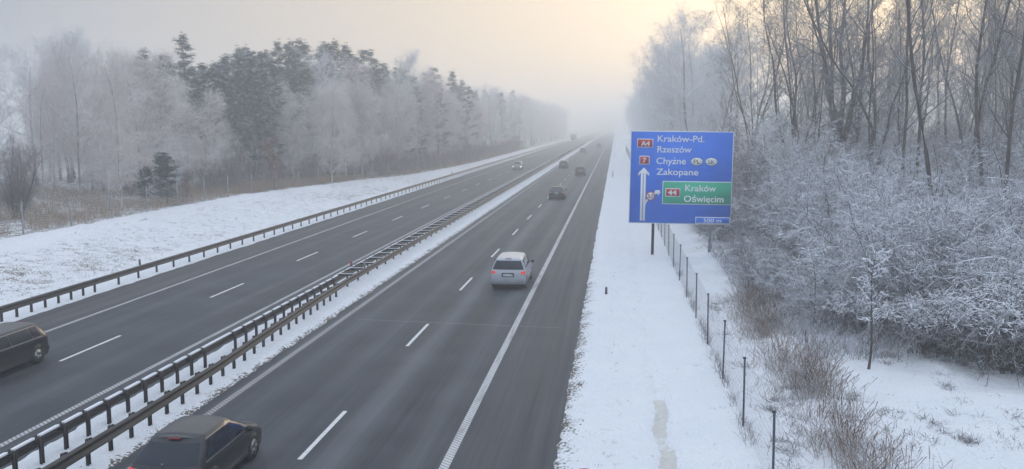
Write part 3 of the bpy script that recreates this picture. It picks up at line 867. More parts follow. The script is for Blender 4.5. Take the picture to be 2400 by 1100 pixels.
silver = paint('silver_paint', (0.46, 0.49, 0.54), (0.22, 0.22, 0.23), 0.15)
navy = paint('dark_paint', (0.012, 0.015, 0.022), (0.11, 0.098, 0.09), 0.1)
blk = paint('black_paint', (0.011, 0.011, 0.013), (0.045, 0.042, 0.041), 0.1)
bluegreen = paint('dark_blue_paint', (0.018, 0.035, 0.050), (0.08, 0.08, 0.08), 0.2)
maroon = paint('maroon_paint', (0.10, 0.025, 0.03), (0.12, 0.09, 0.085), 0.2)
grey = paint('grey_paint', (0.03, 0.034, 0.042), (0.10, 0.10, 0.10), 0.2)
CG = 'cars on the motorway'
def park(c, x, y, back=False):
    c.location = (x, y, 0.004); c.rotation_euler = (0, 0, PI if back else 0); return c
park(make_car('car', 'silver people carrier with lit tail lights in the right lane near the white edge line', 'car', 4.55, 1.78, 1.64, silver, CG, lit_tail=True, belt=1.02, hood=1.02, tailslant=.34, ws=.64, cowl=.80), -5.42, 46.2)
park(make_car('car', 'dark hatchback cut by the bottom edge, seen from behind beside the median', 'car', 3.95, 1.68, 1.42, navy, CG, lit_tail=True, chrome=True, tailslant=.66, belt=.90, hood=.88, ws=.62, cowl=.79), -9.85, 18.45)
park(make_car('car', 'black estate car cut by the left edge, driving on the oncoming road', 'car', 4.5, 1.74, 1.44, blk, CG, chrome=True, tailslant=.30, belt=.92, hood=.92), -21.15, 30.6, True)
park(make_car('car', 'dark blue-green saloon with bright red tail lights in mid distance', 'car', 4.45, 1.76, 1.45, bluegreen, CG, lit_tail=True, tailslant=.75, belt=.93), -6.65, 104.3)
park(make_car('car', 'maroon hatchback in the right lane, third car ahead in its lane', 'car', 4.0, 1.72, 1.56, maroon, CG, tailslant=.30, belt=.98), -5.95, 156)
park(make_car('car', 'dark grey car in the overtaking lane next to the maroon one', 'car', 4.2, 1.74, 1.54, grey, CG, tailslant=.40), -10.25, 182)
park(make_car('car', 'faint grey car far off in the overtaking lane', 'car', 4.3, 1.76, 1.60, grey, CG, tailslant=.40), -10.1, 285)
park(make_car('car', 'faintest car of the right lane, nearly lost in haze', 'car', 4.3, 1.76, 1.70, grey, CG, tailslant=.34), -6.4, 352)
park(make_car('car', 'pale oncoming car with lit headlights on the left road', 'car', 4.2, 1.74, 1.55, paint('pale_teal_paint', (0.20, 0.26, 0.28), (0.14, 0.14, 0.14), 0.2), CG, lit_head=True), -18.7, 178.5, True)
for i, (x, y) in enumerate([(-17.9, 640), (-21.4, 470)]):
    park(make_car('car', ['tiny oncoming car in the inner lane, only its headlights showing through the haze', 'tiny oncoming car in the outer lane whose headlights show beside the lorry'][i], 'car', 4.2, 1.74, 1.6, grey, CG, lit_head=True), x, y, True)

def lorry(x, y):
    r = empty('lorry'); tag(r, 'grey lorry approaching far away on the oncoming road, blurred by haze', 'lorry')
    body = mat('lorry_box', (0.12, 0.13, 0.15), 0.6); cab = mat('lorry_cab', (0.16, 0.17, 0.19), 0.4)
    b = MB(); b.box((0, 5.5, 2.55), (2.5, 10.5, 2.9)); b.build('cargo_box', body, r)
    b = MB(); b.prism([(11.0, .5), (13.2, .5), (13.25, 1.7), (12.95, 2.9), (12.2, 3.5), (11.0, 3.6)], lambda a, z, d: (d, a, z), -1.2, 1.2); o = b.build('cab', cab, r); fix_normals(o.data)
    b = MB(); b.prism([(13.27, 1.75), (12.99, 2.85), (12.97, 2.85), (13.25, 1.75)], lambda a, z, d: (d, a, z), -1.05, 1.05); o = b.build('windscreen', M['glass_car'], r); fix_normals(o.data)
    for s in (1, -1):
        b = MB(); b.box((s * .95, 13.24, .85), (.34, .06, .22)); b.build('headlight', M['head_lit'], r)
        for yy in (1.2, 2.5, 3.8, 11.9):
            b = MB(); b.prism([(.5 * math.cos(q), .5 * math.sin(q)) for q in np.linspace(0, 2 * PI, 21)[:-1]], lambda p, z, d: (d, yy + p, .5 + z), s * .9, s * 1.22); o = b.build('wheel', M['tyre'], r); fix_normals(o.data)
    b = MB(); b.box((0, 6.5, .85), (1.0, 12.5, .3)); b.build('chassis', M['black_plastic'], r)
    r.location = (x, y, 0.004); r.rotation_euler = (0, 0, PI)
lorry(-21.6, 480)

# ------------------------------------------------------------------ trees
def rnd(a, b, n): return rng.uniform(a, b, n)

def spawn(P, R, n, t0, t1, ang, length, m, r_ratio, up=0.0, jit=0.1, tip=0.15, minr=0.004, tdist=1.0, lfn=None, flat=0.0):
    """n children on each parent polyline. ang degrees (lo,hi); length (lo,hi) * lfn(t)"""
    N, pm, _ = P.shape
    k = N * n
    pi = np.repeat(np.arange(N), n)
    t = t0 + (t1 - t0) * ((np.tile(np.arange(n), N) + rng.random(k)) / n) ** tdist
    f = t * (pm - 1); i = np.minimum(f.astype(int), pm - 2); w = (f - i)[:, None]
    pos = P[pi, i] * (1 - w) + P[pi, i + 1] * w
    rad = R[pi, i] * (1 - w[:, 0]) + R[pi, i + 1] * w[:, 0]
    T = P[pi, i + 1] - P[pi, i]; T /= np.linalg.norm(T, axis=1, keepdims=True) + 1e-9
    ref = rng.normal(size=(k, 3)); ref[:, 2] *= (1 - flat)
    nrm = ref - (ref * T).sum(1, keepdims=True) * T; nrm /= np.linalg.norm(nrm, axis=1, keepdims=True) + 1e-9
    a = np.radians(rnd(ang[0], ang[1], k))[:, None]
    d = T * np.cos(a) + nrm * np.sin(a)
    L = rnd(length[0], length[1], k)
    if lfn is not None: L = L * lfn(t)
    out = np.zeros((k, m, 3)); out[:, 0] = pos
    step = (L / (m - 1))[:, None]
    for j in range(1, m):
        d = d + rng.normal(size=(k, 3)) * jit
        d[:, 2] += up / (m - 1)
        d /= np.linalg.norm(d, axis=1, keepdims=True) + 1e-9
        out[:, j] = out[:, j - 1] + d * step
    r0 = np.maximum(np.minimum(rad * r_ratio, rad * 0.95), minr)
    rr = r0[:, None] * np.linspace(1, tip, m)[None, :]
    rr = np.maximum(rr, minr * 0.5)
    return out, rr

def stem(h, r, m=9, lean=(0, 0), jit=0.05, base=(0, 0, 0), tip=0.12, curve=0.0):
    P = np.zeros((1, m, 3)); P[0, 0] = base
    d = np.array([lean[0], lean[1], 1.0]); d /= np.linalg.norm(d)
    for j in range(1, m):
        d = d + rng.normal(size=3) * jit; d[2] += curve; d /= np.linalg.norm(d)
        P[0, j] = P[0, j - 1] + d * h / (m - 1)
    R = (r * (np.linspace(1, tip, m) ** 0.85))[None]
    R[0, 0] *= 1.25
    return P, R

def snow_on(P, R, k=1.25, add=0.006, keep=1.0):
    """snow lying along the upper side of the flatter twigs"""
    d = P[:, -1] - P[:, 0]; d /= np.linalg.norm(d, axis=1, keepdims=True) + 1e-9
    ok = (np.abs(d[:, 2]) < 0.78) & (rng.random(len(P)) < keep)
    P, R = P[ok].copy(), R[ok] * k + add
    P[:, :, 2] += R * 0.75
    R = R * rng.uniform(0.35, 1.45, R.shape); R[:, 0] *= .4; R[:, -1] *= .4
    return tubes(P, R, 4)

class Kind:
    """a prototype: list of (part name, mesh)"""
    def __init__(self, name, cat): self.name, self.cat, self.parts = name, cat, []
    def add(self, part, tl, m, smooth=True):
        v, q = merge(tl); self.parts.append((part, np_mesh(part, v, q, m, smooth))); return self
    def add_mesh(self, part, me): self.parts.append((part, me)); return self

def blades(C, size, width, n, spread, flat=0.5, droop=0.0):
    """n thin quads about each centre C (K,3)"""
    K = len(C)
    c = np.repeat(C, n, 0) + rng.normal(size=(K * n, 3)) * spread
    d = rng.normal(size=(K * n, 3)); d[:, 2] = d[:, 2] * flat - droop; d /= np.linalg.norm(d, axis=1, keepdims=True)
    s = rng.normal(size=(K * n, 3)); s -= (s * d).sum(1, keepdims=True) * d; s /= np.linalg.norm(s, axis=1, keepdims=True)
    L = size * rnd(0.6, 1.3, K * n)[:, None]; Wd = width * rnd(0.7, 1.3, K * n)[:, None]
    v = np.stack([c - d * L * 0.5 - s * Wd * 0.5, c - d * L * 0.5 + s * Wd * 0.5, c + d * L * 0.5 + s * Wd * 0.2, c + d * L * 0.5 - s * Wd * 0.2], 1).reshape(-1, 3)
    q = np.arange(len(v)).reshape(-1, 4)
    return v, q

M['birch_bark'] = bark_mat('birch_bark', (0.52, 0.47, 0.42), (0.30, 0.26, 0.235), amount=0.35)
M['frost_bark'] = bark_mat('frosted_bark', (0.16, 0.145, 0.14), (0.26, 0.24, 0.24), amount=0.5)
M['birch_twig'] = bark_mat('frosted_birch_twig', (0.60, 0.515, 0.495), (0.74, 0.66, 0.64), (0.84, 0.84, 0.85), 0.0, 0.7, 0.6)
M['frost_twig'] = bark_mat('hoar_frost_twig', (0.66, 0.68, 0.69), (0.80, 0.81, 0.82), (0.84, 0.86, 0.88), 0.0, 0.7, 0.7)
M['dark_bark'] = bark_mat('dark_wet_bark', (0.050, 0.041, 0.037), (0.10, 0.085, 0.076), (0.76, 0.80, 0.88), 0.42, 0.8, 0.85, 1.6)
M['dark_twig'] = bark_mat('dark_twig', (0.060, 0.055, 0.057), (0.125, 0.115, 0.118), (0.72, 0.77, 0.86), 0.30, 0.75, 0.65)
M['shrub_twig'] = bark_mat('snowy_shrub_twig', (0.040, 0.031, 0.036), (0.095, 0.075, 0.082), (0.80, 0.84, 0.91), 0.02, 0.30, 1.0, 4.0)
M['shrub_dark'] = bark_mat('dark_bush_twig', (0.022, 0.016, 0.017), (0.05, 0.036, 0.034), (0.80, 0.84, 0.91), 0.45, 0.8, 0.9, 3.0)
M['purple_twig'] = bark_mat('purplish_twig', (0.15, 0.10, 0.11), (0.22, 0.16, 0.165), (0.7, 0.7, 0.76), 0.3, 0.9, 0.3)
M['purple_dark'] = bark_mat('bluish_dark_twig', (0.055, 0.042, 0.048), (0.12, 0.095, 0.10), (0.78, 0.82, 0.89), 0.35, 0.75, 0.8, 3.0)
M['pine_bark'] = bark_mat('pine_bark', (0.10, 0.075, 0.062), (0.17, 0.12, 0.09), amount=0.5)
def needle_mat(name, a, b, snow, th):
    m = mat(name, a, 0.8, spec=0.2); t = NT(m); p = t.obj()
    base = t.mix(t.noise(p, 1.6, 3), a, b)
    g = t.n('NewGeometry'); sep = t.n('SeparateXYZ'); t.l(g.outputs['True Normal'], sep.inputs[0])
    f = t.mapr(t.math('ADD', t.noise(t.scale(p, (1, 1, 2.2)), 1.1, 3), t.math('MULTIPLY', t.math('ABSOLUTE', sep.outputs[2]), 0.16)), th, th + 0.10, 0, 0.92)
    t.l(t.mix(f, base, snow), t.b.inputs['Base Color'])
    return m
M['needles'] = needle_mat('pine_needles', (0.014, 0.040, 0.048), (0.035, 0.075, 0.085), (0.72, 0.77, 0.83), 0.64)
M['needles_frost'] = needle_mat('frosted_pine_needles', (0.07, 0.105, 0.105), (0.15, 0.18, 0.18), (0.74, 0.78, 0.83), 0.56)
M['rust_leaf'] = needle_mat('withered_leaves', (0.13, 0.060, 0.050), (0.20, 0.10, 0.085), (0.65, 0.62, 0.64), 0.66)

def birch(h, twigs=1.0, weep=-0.5, bark='birch_bark', tw='birch_twig', spread=1.0, name='birch_tree', low=0.10):
    k = Kind(name, 'tree')
    P, R = stem(h, h * 0.0075 + 0.03, 11, rnd(-.05, .05, 2), 0.035)
    fn = lambda t: 0.40 + 1.0 * np.sin(np.clip((t - low) / (1 - low), 0, 1) ** 0.62 * PI) ** 0.8
    B, BR = spawn(P, R, int(44 * twigs ** .5), low, 0.98, (28, 60), (h * .15 * spread, h * .25 * spread), 7, 0.42, 0.35, 0.10, lfn=fn, minr=0.012)
    C, CR = spawn(B, BR, 8, 0.15, 0.98, (25, 62), (h * .06, h * .12), 5, 0.55, weep * .4, 0.15, minr=0.011, tip=.5)
    D, DR = spawn(C, CR, 6, 0.1, 1.0, (20, 65), (h * .035, h * .08), 4, 0.7, weep, 0.17, minr=0.010, tip=.5)
    E_, ER = spawn(D, DR, 2, 0.1, 1.0, (20, 65), (h * .02, h * .05), 3, 0.8, weep, 0.17, minr=0.0095, tip=.6)
    k.add('trunk', [tubes(P, R, 8)], M[bark])
    k.add('crown', [tubes(B, BR, 4), tubes(C, CR, 3), tubes(D, DR, 3), tubes(E_, ER, 3)], M[tw])
    return k

def broad(h, tw='frost_twig', bark='frost_bark', name='frosted_tree', low=0.12, spread=1.0, dens=1.0, fork=True):
    k = Kind(name, 'tree')
    P, R = stem(h, h * 0.0085 + 0.05, 12, rnd(-.08, .08, 2), 0.06)
    parts_t = [tubes(P, R, 8)]
    fn = lambda t: 0.30 + 1.0 * np.sin(np.clip((t - low) / (1 - low), 0, 1) ** 0.75 * PI) ** 0.7
    B, BR = spawn(P, R, 30, low, 0.97, (30, 62), (h * .20 * spread, h * .34 * spread), 8, 0.55, 0.55, 0.13, lfn=fn, minr=0.02)
    C, CR = spawn(B, BR, int(8 * dens), 0.2, 0.98, (25, 60), (h * .07, h * .15), 6, 0.55, 0.2, 0.16, minr=0.016)
    D, DR = spawn(C, CR, int(6 * dens), 0.15, 1.0, (25, 65), (h * .03, h * .075), 4, 0.7, 0.05, 0.18, minr=0.015, tip=.5)
    E_, ER = spawn(D, DR, 3, 0.1, 1.0, (25, 65), (h * .018, h * .04), 3, 0.8, -0.1, 0.18, minr=0.014, tip=.6)
    k.add('trunk', parts_t, M[bark])
    k.add('crown', [tubes(B, BR, 5), tubes(C, CR, 3), tubes(D, DR, 3), tubes(E_, ER, 3)], M[tw])
    return k

def slender(h, name='bare_tree', low=0.30, dens=1.0, r=None, jit=0.05, leanx=0.0):
    """tall dark forest tree with thin rising limbs"""
    k = Kind(name, 'tree')
    P, R = stem(h, (r or h * 0.0046 + 0.015), 16, (leanx + rng.uniform(-.03, .03), rng.uniform(-.03, .03)), jit * .8, tip=0.15, curve=.02)
    B, BR = spawn(P, R, int(26 * dens), low, 0.98, (22, 55), (h * .08, h * .22), 8, 0.42, 0.45, 0.19, minr=0.014)
    C, CR = spawn(B, BR, 8, 0.15, 0.98, (25, 65), (h * .035, h * .085), 5, 0.55, 0.1, 0.22, minr=0.011)
    D, DR = spawn(C, CR, 6, 0.1, 1.0, (25, 70), (h * .015, h * .04), 3, 0.7, 0.0, 0.24, minr=0.0095)
    k.add('trunk', [tubes(P, R, 8)], M['dark_bark'])
    k.add('crown', [tubes(B, BR, 4), tubes(C, CR, 3), tubes(D, DR, 3)], M['dark_twig'])
    return k

def multi_stem(h, n, name='many_stemmed_tree', spread=0.35, r=0.22):
    k = Kind(name, 'tree')
    tl = []; Ps, Rs = [], []
    P0, R0 = stem(h * 0.34, r * 1.75, 9, (0, 0), 0.03, tip=0.62); tl.append(tubes(P0, R0, 10))
    for i in range(n):
        a = i * 2 * PI / n + rng.uniform(-.3, .3)
        s_ = spread * rng.uniform(0.35, 1.15)
        hh = h * rng.uniform(0.65, .9)
        P, R = stem(hh, r * rng.uniform(0.5, 1.0), 17, (math.cos(a) * s_, math.sin(a) * s_), 0.075, base=P0[0, rng.integers(1, 9)] + np.array([math.cos(a) * r * .6, math.sin(a) * r * .6, 0]), curve=0.045, tip=0.12)
        Ps.append(P); Rs.append(R); tl.append(tubes(P, R, 7))
    P = np.concatenate(Ps); R = np.concatenate(Rs)
    B, BR = spawn(P, R, 19, 0.12, 0.98, (28, 70), (h * .09, h * .26), 9, 0.48, 0.30, 0.19, minr=0.018, lfn=lambda t: 1.15 - 0.5 * t)
    C, CR = spawn(B, BR, 8, 0.15, 0.98, (25, 65), (h * .035, h * .09), 6, 0.5, 0.1, 0.22, minr=0.012)
    D, DR = spawn(C, CR, 6, 0.1, 1.0, (25, 70), (h * .015, h * .04), 4, 0.7, 0.0, 0.24, minr=0.010)
    k.add('trunk', tl, M['dark_bark'])
    k.add('crown', [tubes(B, BR, 5), tubes(C, CR, 3), tubes(D, DR, 3)], M['dark_twig'])
    return k

def pine(h, low=0.35, wid=0.17, needles='needles', name='pine_tree', dens=1.0):
    k = Kind(name, 'tree')
    P, R = stem(h, h * 0.008 + 0.03, 10, rnd(-.03, .03, 2), 0.02)
    fn = lambda t: 0.07 + 1.05 * np.clip(1 - ((t - low) / (1 - low)), 0, 1) ** 0.85 * (0.6 + 0.4 * np.clip((t - low) / 0.15, 0, 1))
    # whorls: branches gathered in tiers, so gaps show between them
    n = int(46 * dens)
    B, BR = spawn(P, R, n, low, 0.995, (55, 88), (h * wid * .35, h * wid * 1.5), 6, 0.3, 0.30, 0.10, lfn=fn, minr=0.015)
    C, CR = spawn(B, BR, 7, 0.3, 1.0, (25, 60), (h * .018, h * .05), 3, 0.6, 0.2, 0.1, minr=0.010, flat=.8)
    tips = np.concatenate([C[:, 1], C[:, 2], B[:, -1], P[:, -1] - [[0, 0, 0.1]], P[:, -1] - [[0, 0, 0.4]]])
    k.add('trunk', [tubes(P, R, 7), tubes(B, BR, 3)], M['pine_bark'])
    v, q = blades(tips, 0.32, 0.05, 13, np.array([0.19, 0.19, 0.06]), 0.45, -0.2)
    k.add_mesh('crown', np_mesh('crown', v, q, M[needles], False))
    return k

def shrub(h, n, name='snowy_bush', tw='shrub_twig', spread=0.55, r=0.03, arch=-0.15, dens=1.0, minr=0.010, snow=1.0):
    k = Kind(name, 'bush')
    Ps, Rs = [], []
    for i in range(n):
        a = rng.uniform(0, 2 * PI); s_ = spread * math.sqrt(rng.random()) * 1.4
        P, R = stem(h * rng.uniform(.65, 1.05), r * rng.uniform(.6, 1.1), 8, (math.cos(a) * s_, math.sin(a) * s_), 0.09, base=(rng.normal() * .25 * h * .2, rng.normal() * .25 * h * .2, 0), curve=arch * .3, tip=0.25)
        Ps.append(P); Rs.append(R)
    P = np.concatenate(Ps); R = np.concatenate(Rs)
    B, BR = spawn(P, R, int(10 * dens), 0.12, 0.98, (30, 75), (h * .13, h * .30), 6, 0.55, arch, 0.14, minr=minr * 1.1, tip=.45)
    C, CR = spawn(B, BR, int(8 * dens), 0.1, 1.0, (30, 80), (h * .045, h * .115), 4, 0.7, 0.05, 0.15, minr=minr * .8, tip=.45)
    D, DR = spawn(C, CR, 4, 0.1, 1.0, (30, 80), (h * .025, h * .055), 3, 0.8, 0.0, 0.2, minr=minr * .7, tip=.6)
    k.add('stems', [tubes(P, R, 5)], M['shrub_dark'] if tw == 'shrub_dark' else M['dark_bark'])
    k.add('twigs', [tubes(B, BR, 3), tubes(C, CR, 3), tubes(D, DR, 3)], M[tw])
    if snow: k.add('snow', [snow_on(B, BR, 1.2, .006, .85 * snow), snow_on(C, CR, 1.1, .006, .75 * snow), snow_on(D, DR, 1.1, .0055, .5 * snow)], M['snow'])
    return k

def arching_bush(h, n, reach, name='arching_bush'):
    """long stems that rise, bend over and hang to the ground, dark below and snow-laden above"""
    k = Kind(name, 'bush'); m = 12
    P = np.zeros((n, m, 3)); R = np.zeros((n, m))
    for i in range(n):
        a = rng.uniform(0, 2 * PI); L = reach * rng.uniform(.55, 1.15); hh = h * rng.uniform(.6, 1.1)
        u = np.linspace(0, 1, m)
        x = u ** 0.9 * L; z = hh * np.sin(np.clip(u * rng.uniform(.75, 1.0), 0, 1) * PI) ** 0.8 * (1 - .12 * u)
        wob = np.cumsum(rng.normal(size=m) * .06)
        P[i, :, 0] = np.cos(a) * x - np.sin(a) * wob + rng.normal() * .4
        P[i, :, 1] = np.sin(a) * x + np.cos(a) * wob + rng.normal() * .4
        P[i, :, 2] = np.maximum(z, 0.02)
        R[i] = np.linspace(0.020, 0.008, m)
    B, BR = spawn(P, R, 12, 0.2, 1.0, (25, 80), (.3, .8), 5, 0.7, -0.4, 0.26, minr=0.009, tip=.5)
    C, CR = spawn(B, BR, 6, 0.1, 1.0, (30, 80), (.10, .30), 4, 0.8, -0.2, 0.28, minr=0.007, tip=.6)
    k.add('stems', [tubes(P, R, 5)], M['shrub_dark'])
    k.add('twigs', [tubes(B, BR, 3), tubes(C, CR, 3)], M['shrub_dark'])
    bz = B[:, :, 2].mean(1) > h * .68; cz = C[:, :, 2].mean(1) > h * .62
    k.add('snow', [snow_on(B[bz], BR[bz], 1.2, .008, .7), snow_on(C[cz], CR[cz], 1.2, .008, .7)], M['snow'])
    return k

def leafy(h, name='withered_oak'):
    k = Kind(name, 'tree')
    P, R = stem(h, 0.07, 8, (0, 0), 0.04)
    B, BR = spawn(P, R, 30, 0.2, 0.98, (40, 75), (h * .2, h * .36), 6, 0.5, 0.2, 0.12, minr=0.01, lfn=lambda t: 1.1 - .6 * t)
    C, CR = spawn(B, BR, 6, 0.2, 1, (30, 60), (h * .06, h * .12), 4, 0.6, 0, 0.15, minr=0.008)
    v, q = blades(np.concatenate([C[:, 1], C[:, 2], C[:, 3]]), 0.13, 0.07, 7, 0.14, 0.8, 0.2)
    k.add('trunk', [tubes(P, R, 6), tubes(B, BR, 4), tubes(C, CR, 3)], M['dark_bark'])
    k.add_mesh('crown', np_mesh('crown', v, q, M['rust_leaf'], False))
    return k

placed = []
def plant(k, x, y, s=1.0, rz=None, label='', group=None, zoff=0.0, sz=None):
    r = empty(k.name, (x, y, gz(x, y) - 0.06 + zoff), random.uniform(0, 2 * PI) if rz is None else rz)
    r.scale = (s, s, s * (sz or 1.0))
    for pn, me in k.parts: link(bpy.data.objects.new(pn, me), r)
    tag(r, label, k.cat, group)
    return r

# ---- prototypes (unit height is real height)
birches = [birch(13.0), birch(14.0, 1.1, -0.7), birch(12.0, 0.9, -0.3, spread=0.85), birch(15.0, 1.1, -0.8, spread=1.1)]
frosted = [broad(20.0, name='frosted_tree'), broad(21.0, spread=.85, name='frosted_tree'), broad(19.0, spread=1.1, low=.2, name='frosted_tree')]
pines = [pine(19.0, .2, .13), pine(18.0, .15, .15), pine(20.0, .25, .12), pine(17.0, .12, .14)]
fpines = [pine(19.0, .2, .14, 'needles_frost', 'frosted_pine'), pine(18.0, .15, .13, 'needles_frost', 'frosted_pine')]
slends = [slender(24.0), slender(26.0, dens=1.2, jit=.06), slender(22.0, low=.2, dens=1.3), slender(25.0, low=.4, leanx=.03, jit=.06)]
multis = [multi_stem(27.0, 7, spread=.36, r=.22), multi_stem(24.0, 5, spread=.26, r=.17), multi_stem(22.0, 4, spread=.3, r=.13)]
shrubs = [shrub(5.0, 16), shrub(4.5, 18, spread=.7, snow=.6), shrub(5.5, 14, spread=.45, dens=1.1, snow=.85), shrub(3.6, 16, spread=.7, snow=1.1), shrub(5.2, 15, spread=.5, snow=.35), shrub(4.8, 15, spread=.6, snow=1.1, minr=.012)]
dshrubs = [shrub(4.6, 16, 'dark_bush', 'purple_dark', .6, .025, 0., 1.1, .009, False), shrub(3.6, 18, 'dark_bush', 'purple_dark', .7, .022, -.1, 1.1, .009, False)]
purples = [shrub(4.0, 14, 'bare_bush', 'purple_twig', .5, .025, .1, 1.1, .010, False), shrub(3.2, 16, 'bare_bush', 'purple_twig', .65, .02, 0., 1.1, .010, False)]
fbush = [shrub(4.6, 14, 'frosted_bush', 'birch_twig', .5, .03, .15, 1.2, .011, False), shrub(5.4, 12, 'frosted_bush', 'frost_twig', .42, .03, .2, 1.2, .011, False)]

# ---- left wood
LB = 'frosted birch with fine pinkish grey twigs in the left wood, one of many'
LP = 'dark green snow-flecked pine rising above the birches of the left wood, one of many'
LF = 'pale frosted pine in the hazy far part of the left wood, one of many'
LD = 'grey hoar-frosted broad tree in the left wood beyond the oncoming road, one of many'
def left(u, y): return None
def at(px, Y, dx=0): return (px - 1444) / 2153.0 * Y
hero = plant(birches[1], at(226, 71), 71, 0.86, 0.4, 'tall pale-trunked birch standing alone just behind the left fence', 'birches of the left wood')
plant(birches[3], at(120, 84), 84, 0.92, 1.0, 'tallest frosted tree at the left end of the left wood', 'birches of the left wood')
plant(birches[3], at(50, 92), 92, 0.82, 3.0, 'slim frosted birch left of the tallest tree in the left wood', 'birches of the left wood')
plant(birches[0], at(330, 84), 84, 0.98, 2.0, 'frosted birch immediately right of the pale-trunked birch in the left wood', 'birches of the left wood')
plant(birches[2], at(440, 92), 92, 0.82, 2.5, 'small grey-blue birch in front of the dark pines, left wood', 'birches of the left wood')
plant(birches[0], at(280, 82), 82, 0.97, .3, 'frosted birch behind the pale-trunked birch in the left wood', 'birches of the left wood')
pt = shrub(7.5, 16, 'purple_tree', 'purple_twig', .35, .05, .3, 1.4, .010, False); pt.cat = 'tree'
plant(pt, at(-55, 64), 64, 0.78, 0, 'purplish bare tree cut by the left edge of the picture')
sp = pine(4.6, .08, .28, 'needles', 'small_pine', .8)
plant(sp, at(345, 78), 78, 1.0, 0, 'small dark green pine with snow on it behind the left fence')
plant(sp, at(290, 80), 80, 0.7, 2, 'smaller dark pine to the left of the snowy small pine')
lo = leafy(5.2)
plant(lo, at(622, 98), 98, 1.0, 0, 'reddish withered tree behind the left fence in front of pale birches')
plant(lo, at(395, 80), 80, 0.38, 1, 'low reddish withered sapling right of the small dark pine')
# birches in a group to the right of the pines
for i, (px, Y, s) in enumerate([(625, 118, 1.12), (670, 112, 1.0), (712, 120, 1.13), (765, 112, 1.12), (800, 120, 1.15), (840, 126, 1.1), (880, 135, 1.05), (745, 130, 1.2), (590, 125, 1.1)]):
    plant(birches[i % 4], at(px, Y), Y, s * [.80, .75, .86, .70][i % 4], None, LB, 'birches of the left wood')
for i, (px, Y, s) in enumerate([(20, 80, .9), (150, 90, 1.0), (185, 92, 1.05), (250, 96, 1.1), (370, 100, 1.0), (400, 96, .8), (480, 104, .6), (520, 106, .6), (560, 112, .62), (100, 104, 1.2), (40, 106, 1.2), (215, 105, 1.15)]):
    plant(birches[(i + 1) % 4], at(px, Y), Y, s * [.83, .92, .75, .88][i % 4], None, LB, 'birches of the left wood')
# pines in rows behind
for i in range(105):
    Y = 104 + (i % 35) * 3.3 + random.uniform(-2, 2); row = i // 35
    px = None
    x = float(fence_x(Y)) - 8.5 - row * 6 - random.uniform(0, 4)
    if Y < 125: x -= 7
    if x / Y < -0.55: continue
    plant(pines[i % 4], x, Y, random.uniform(0.70, 0.90), None, LP, 'pines of the left wood')
for i, (px, Y, s) in enumerate([(330, 116, .98), (375, 118, .95), (430, 118, .95), (470, 116, 1.0), (520, 114, 1.05), (560, 113, 1.1), (600, 114, 1.08), (655, 135, 1.1), (690, 134, 1.05), (735, 138, 1.12), (770, 136, 1.1), (316, 112, .9), (345, 114, .93), (395, 112, .98), (455, 113, .98), (485, 118, 1.0), (510, 110, .96), (548, 118, 1.1), (608, 119, 1.12), (630, 121, 1.05), (672, 131, 1.12), (712, 133, 1.1), (755, 136, 1.12), (790, 140, 1.15), (815, 142, 1.1), (845, 146, 1.12), (870, 150, 1.12), (350, 108, .86), (400, 110, .9), (450, 108, .92), (490, 106, .95), (540, 106, .98), (575, 106, 1.0), (620, 110, 1.0), (410, 124, 1.05), (500, 124, 1.1), (585, 124, 1.12), (640, 128, .95)]):
    plant(pines[(i * 3 + 1) % 4], at(px, Y), Y, s * (.80 if px < 630 else .93) * 18.5 / [19, 18, 20, 17][(i * 3 + 1) % 4], None, LP, 'pines of the left wood')
Y = 128.0
while Y < 640:
    st_ = max(4.2, Y * 0.022)
    for row in range(3 if Y < 300 else 2):
        x = float(fence_x(Y)) - 2.5 - row * 5.5 - random.uniform(0, 3)
        y = Y + random.uniform(-1.5, 1.5)
        u = random.random()
        if row == 0 and u < 0.45: plant(random.choice(birches), x, y, random.uniform(.85, 1.15), None, LB, 'birches of the left wood')
        elif Y < 240 and u < .95: plant(random.choice(pines), x, y, random.uniform(.80, .98), None, LP, 'pines of the left wood')
        elif u < (0.30 if Y > 330 else 0.8): plant(random.choice(fpines), x, y, random.uniform(.78, 1.0), None, LF, 'frosted pines of the left wood')
        else: plant(random.choice(frosted), x, y, random.uniform(.70, .90), None, LD, 'frosted broad trees of the left wood')
    Y += st_
# backdrop rows, seen through gaps
for i in range(26):
    Y = 78 + i * 3.2; x = float(fence_x(Y)) - 24 - random.uniform(0, 10)
    plant(random.choice(frosted + birches[:1]), x, Y, random.uniform(.62, .8), None, 'bluish frosted tree half hidden deep inside the left wood, one of many', 'trees deep in the left wood')
# frosted bushes closing the foot of the left wood
for i in range(66):
    Y = 62 + i * 1.75 + random.uniform(-1, 1); x = float(fence_x(Y)) - random.uniform(6, 15)
    if Y < 88: continue
    plant(fbush[i % 2], x, Y, random.uniform(.7, 1.15), None, 'frosted tall bush at the foot of the left wood, one of many', 'frosted bushes of the left wood')
# undergrowth
for i in range(58):
    Y = 55 + i * 1.9 + random.uniform(-1, 1); x = float(fence_x(Y)) - random.uniform(4.5, 13)
    if Y < 84 and random.random() < .75: continue
    plant(purples[i % 2], x, Y, random.uniform(.6, 1.15), None, 'bare brownish bush in the undergrowth behind the left fence, one of many', 'bushes behind the left fence')
for i in range(34):
    Y = 128 + i * 5 + random.uniform(-1, 1); x = float(fence_x(Y)) - random.uniform(1.0, 3)
    plant(purples[i % 2], x, Y, random.uniform(.6, 1.2), None, 'bare bush at the foot of the hazy far left wood, one of many', 'bushes at the foot of the far left wood')

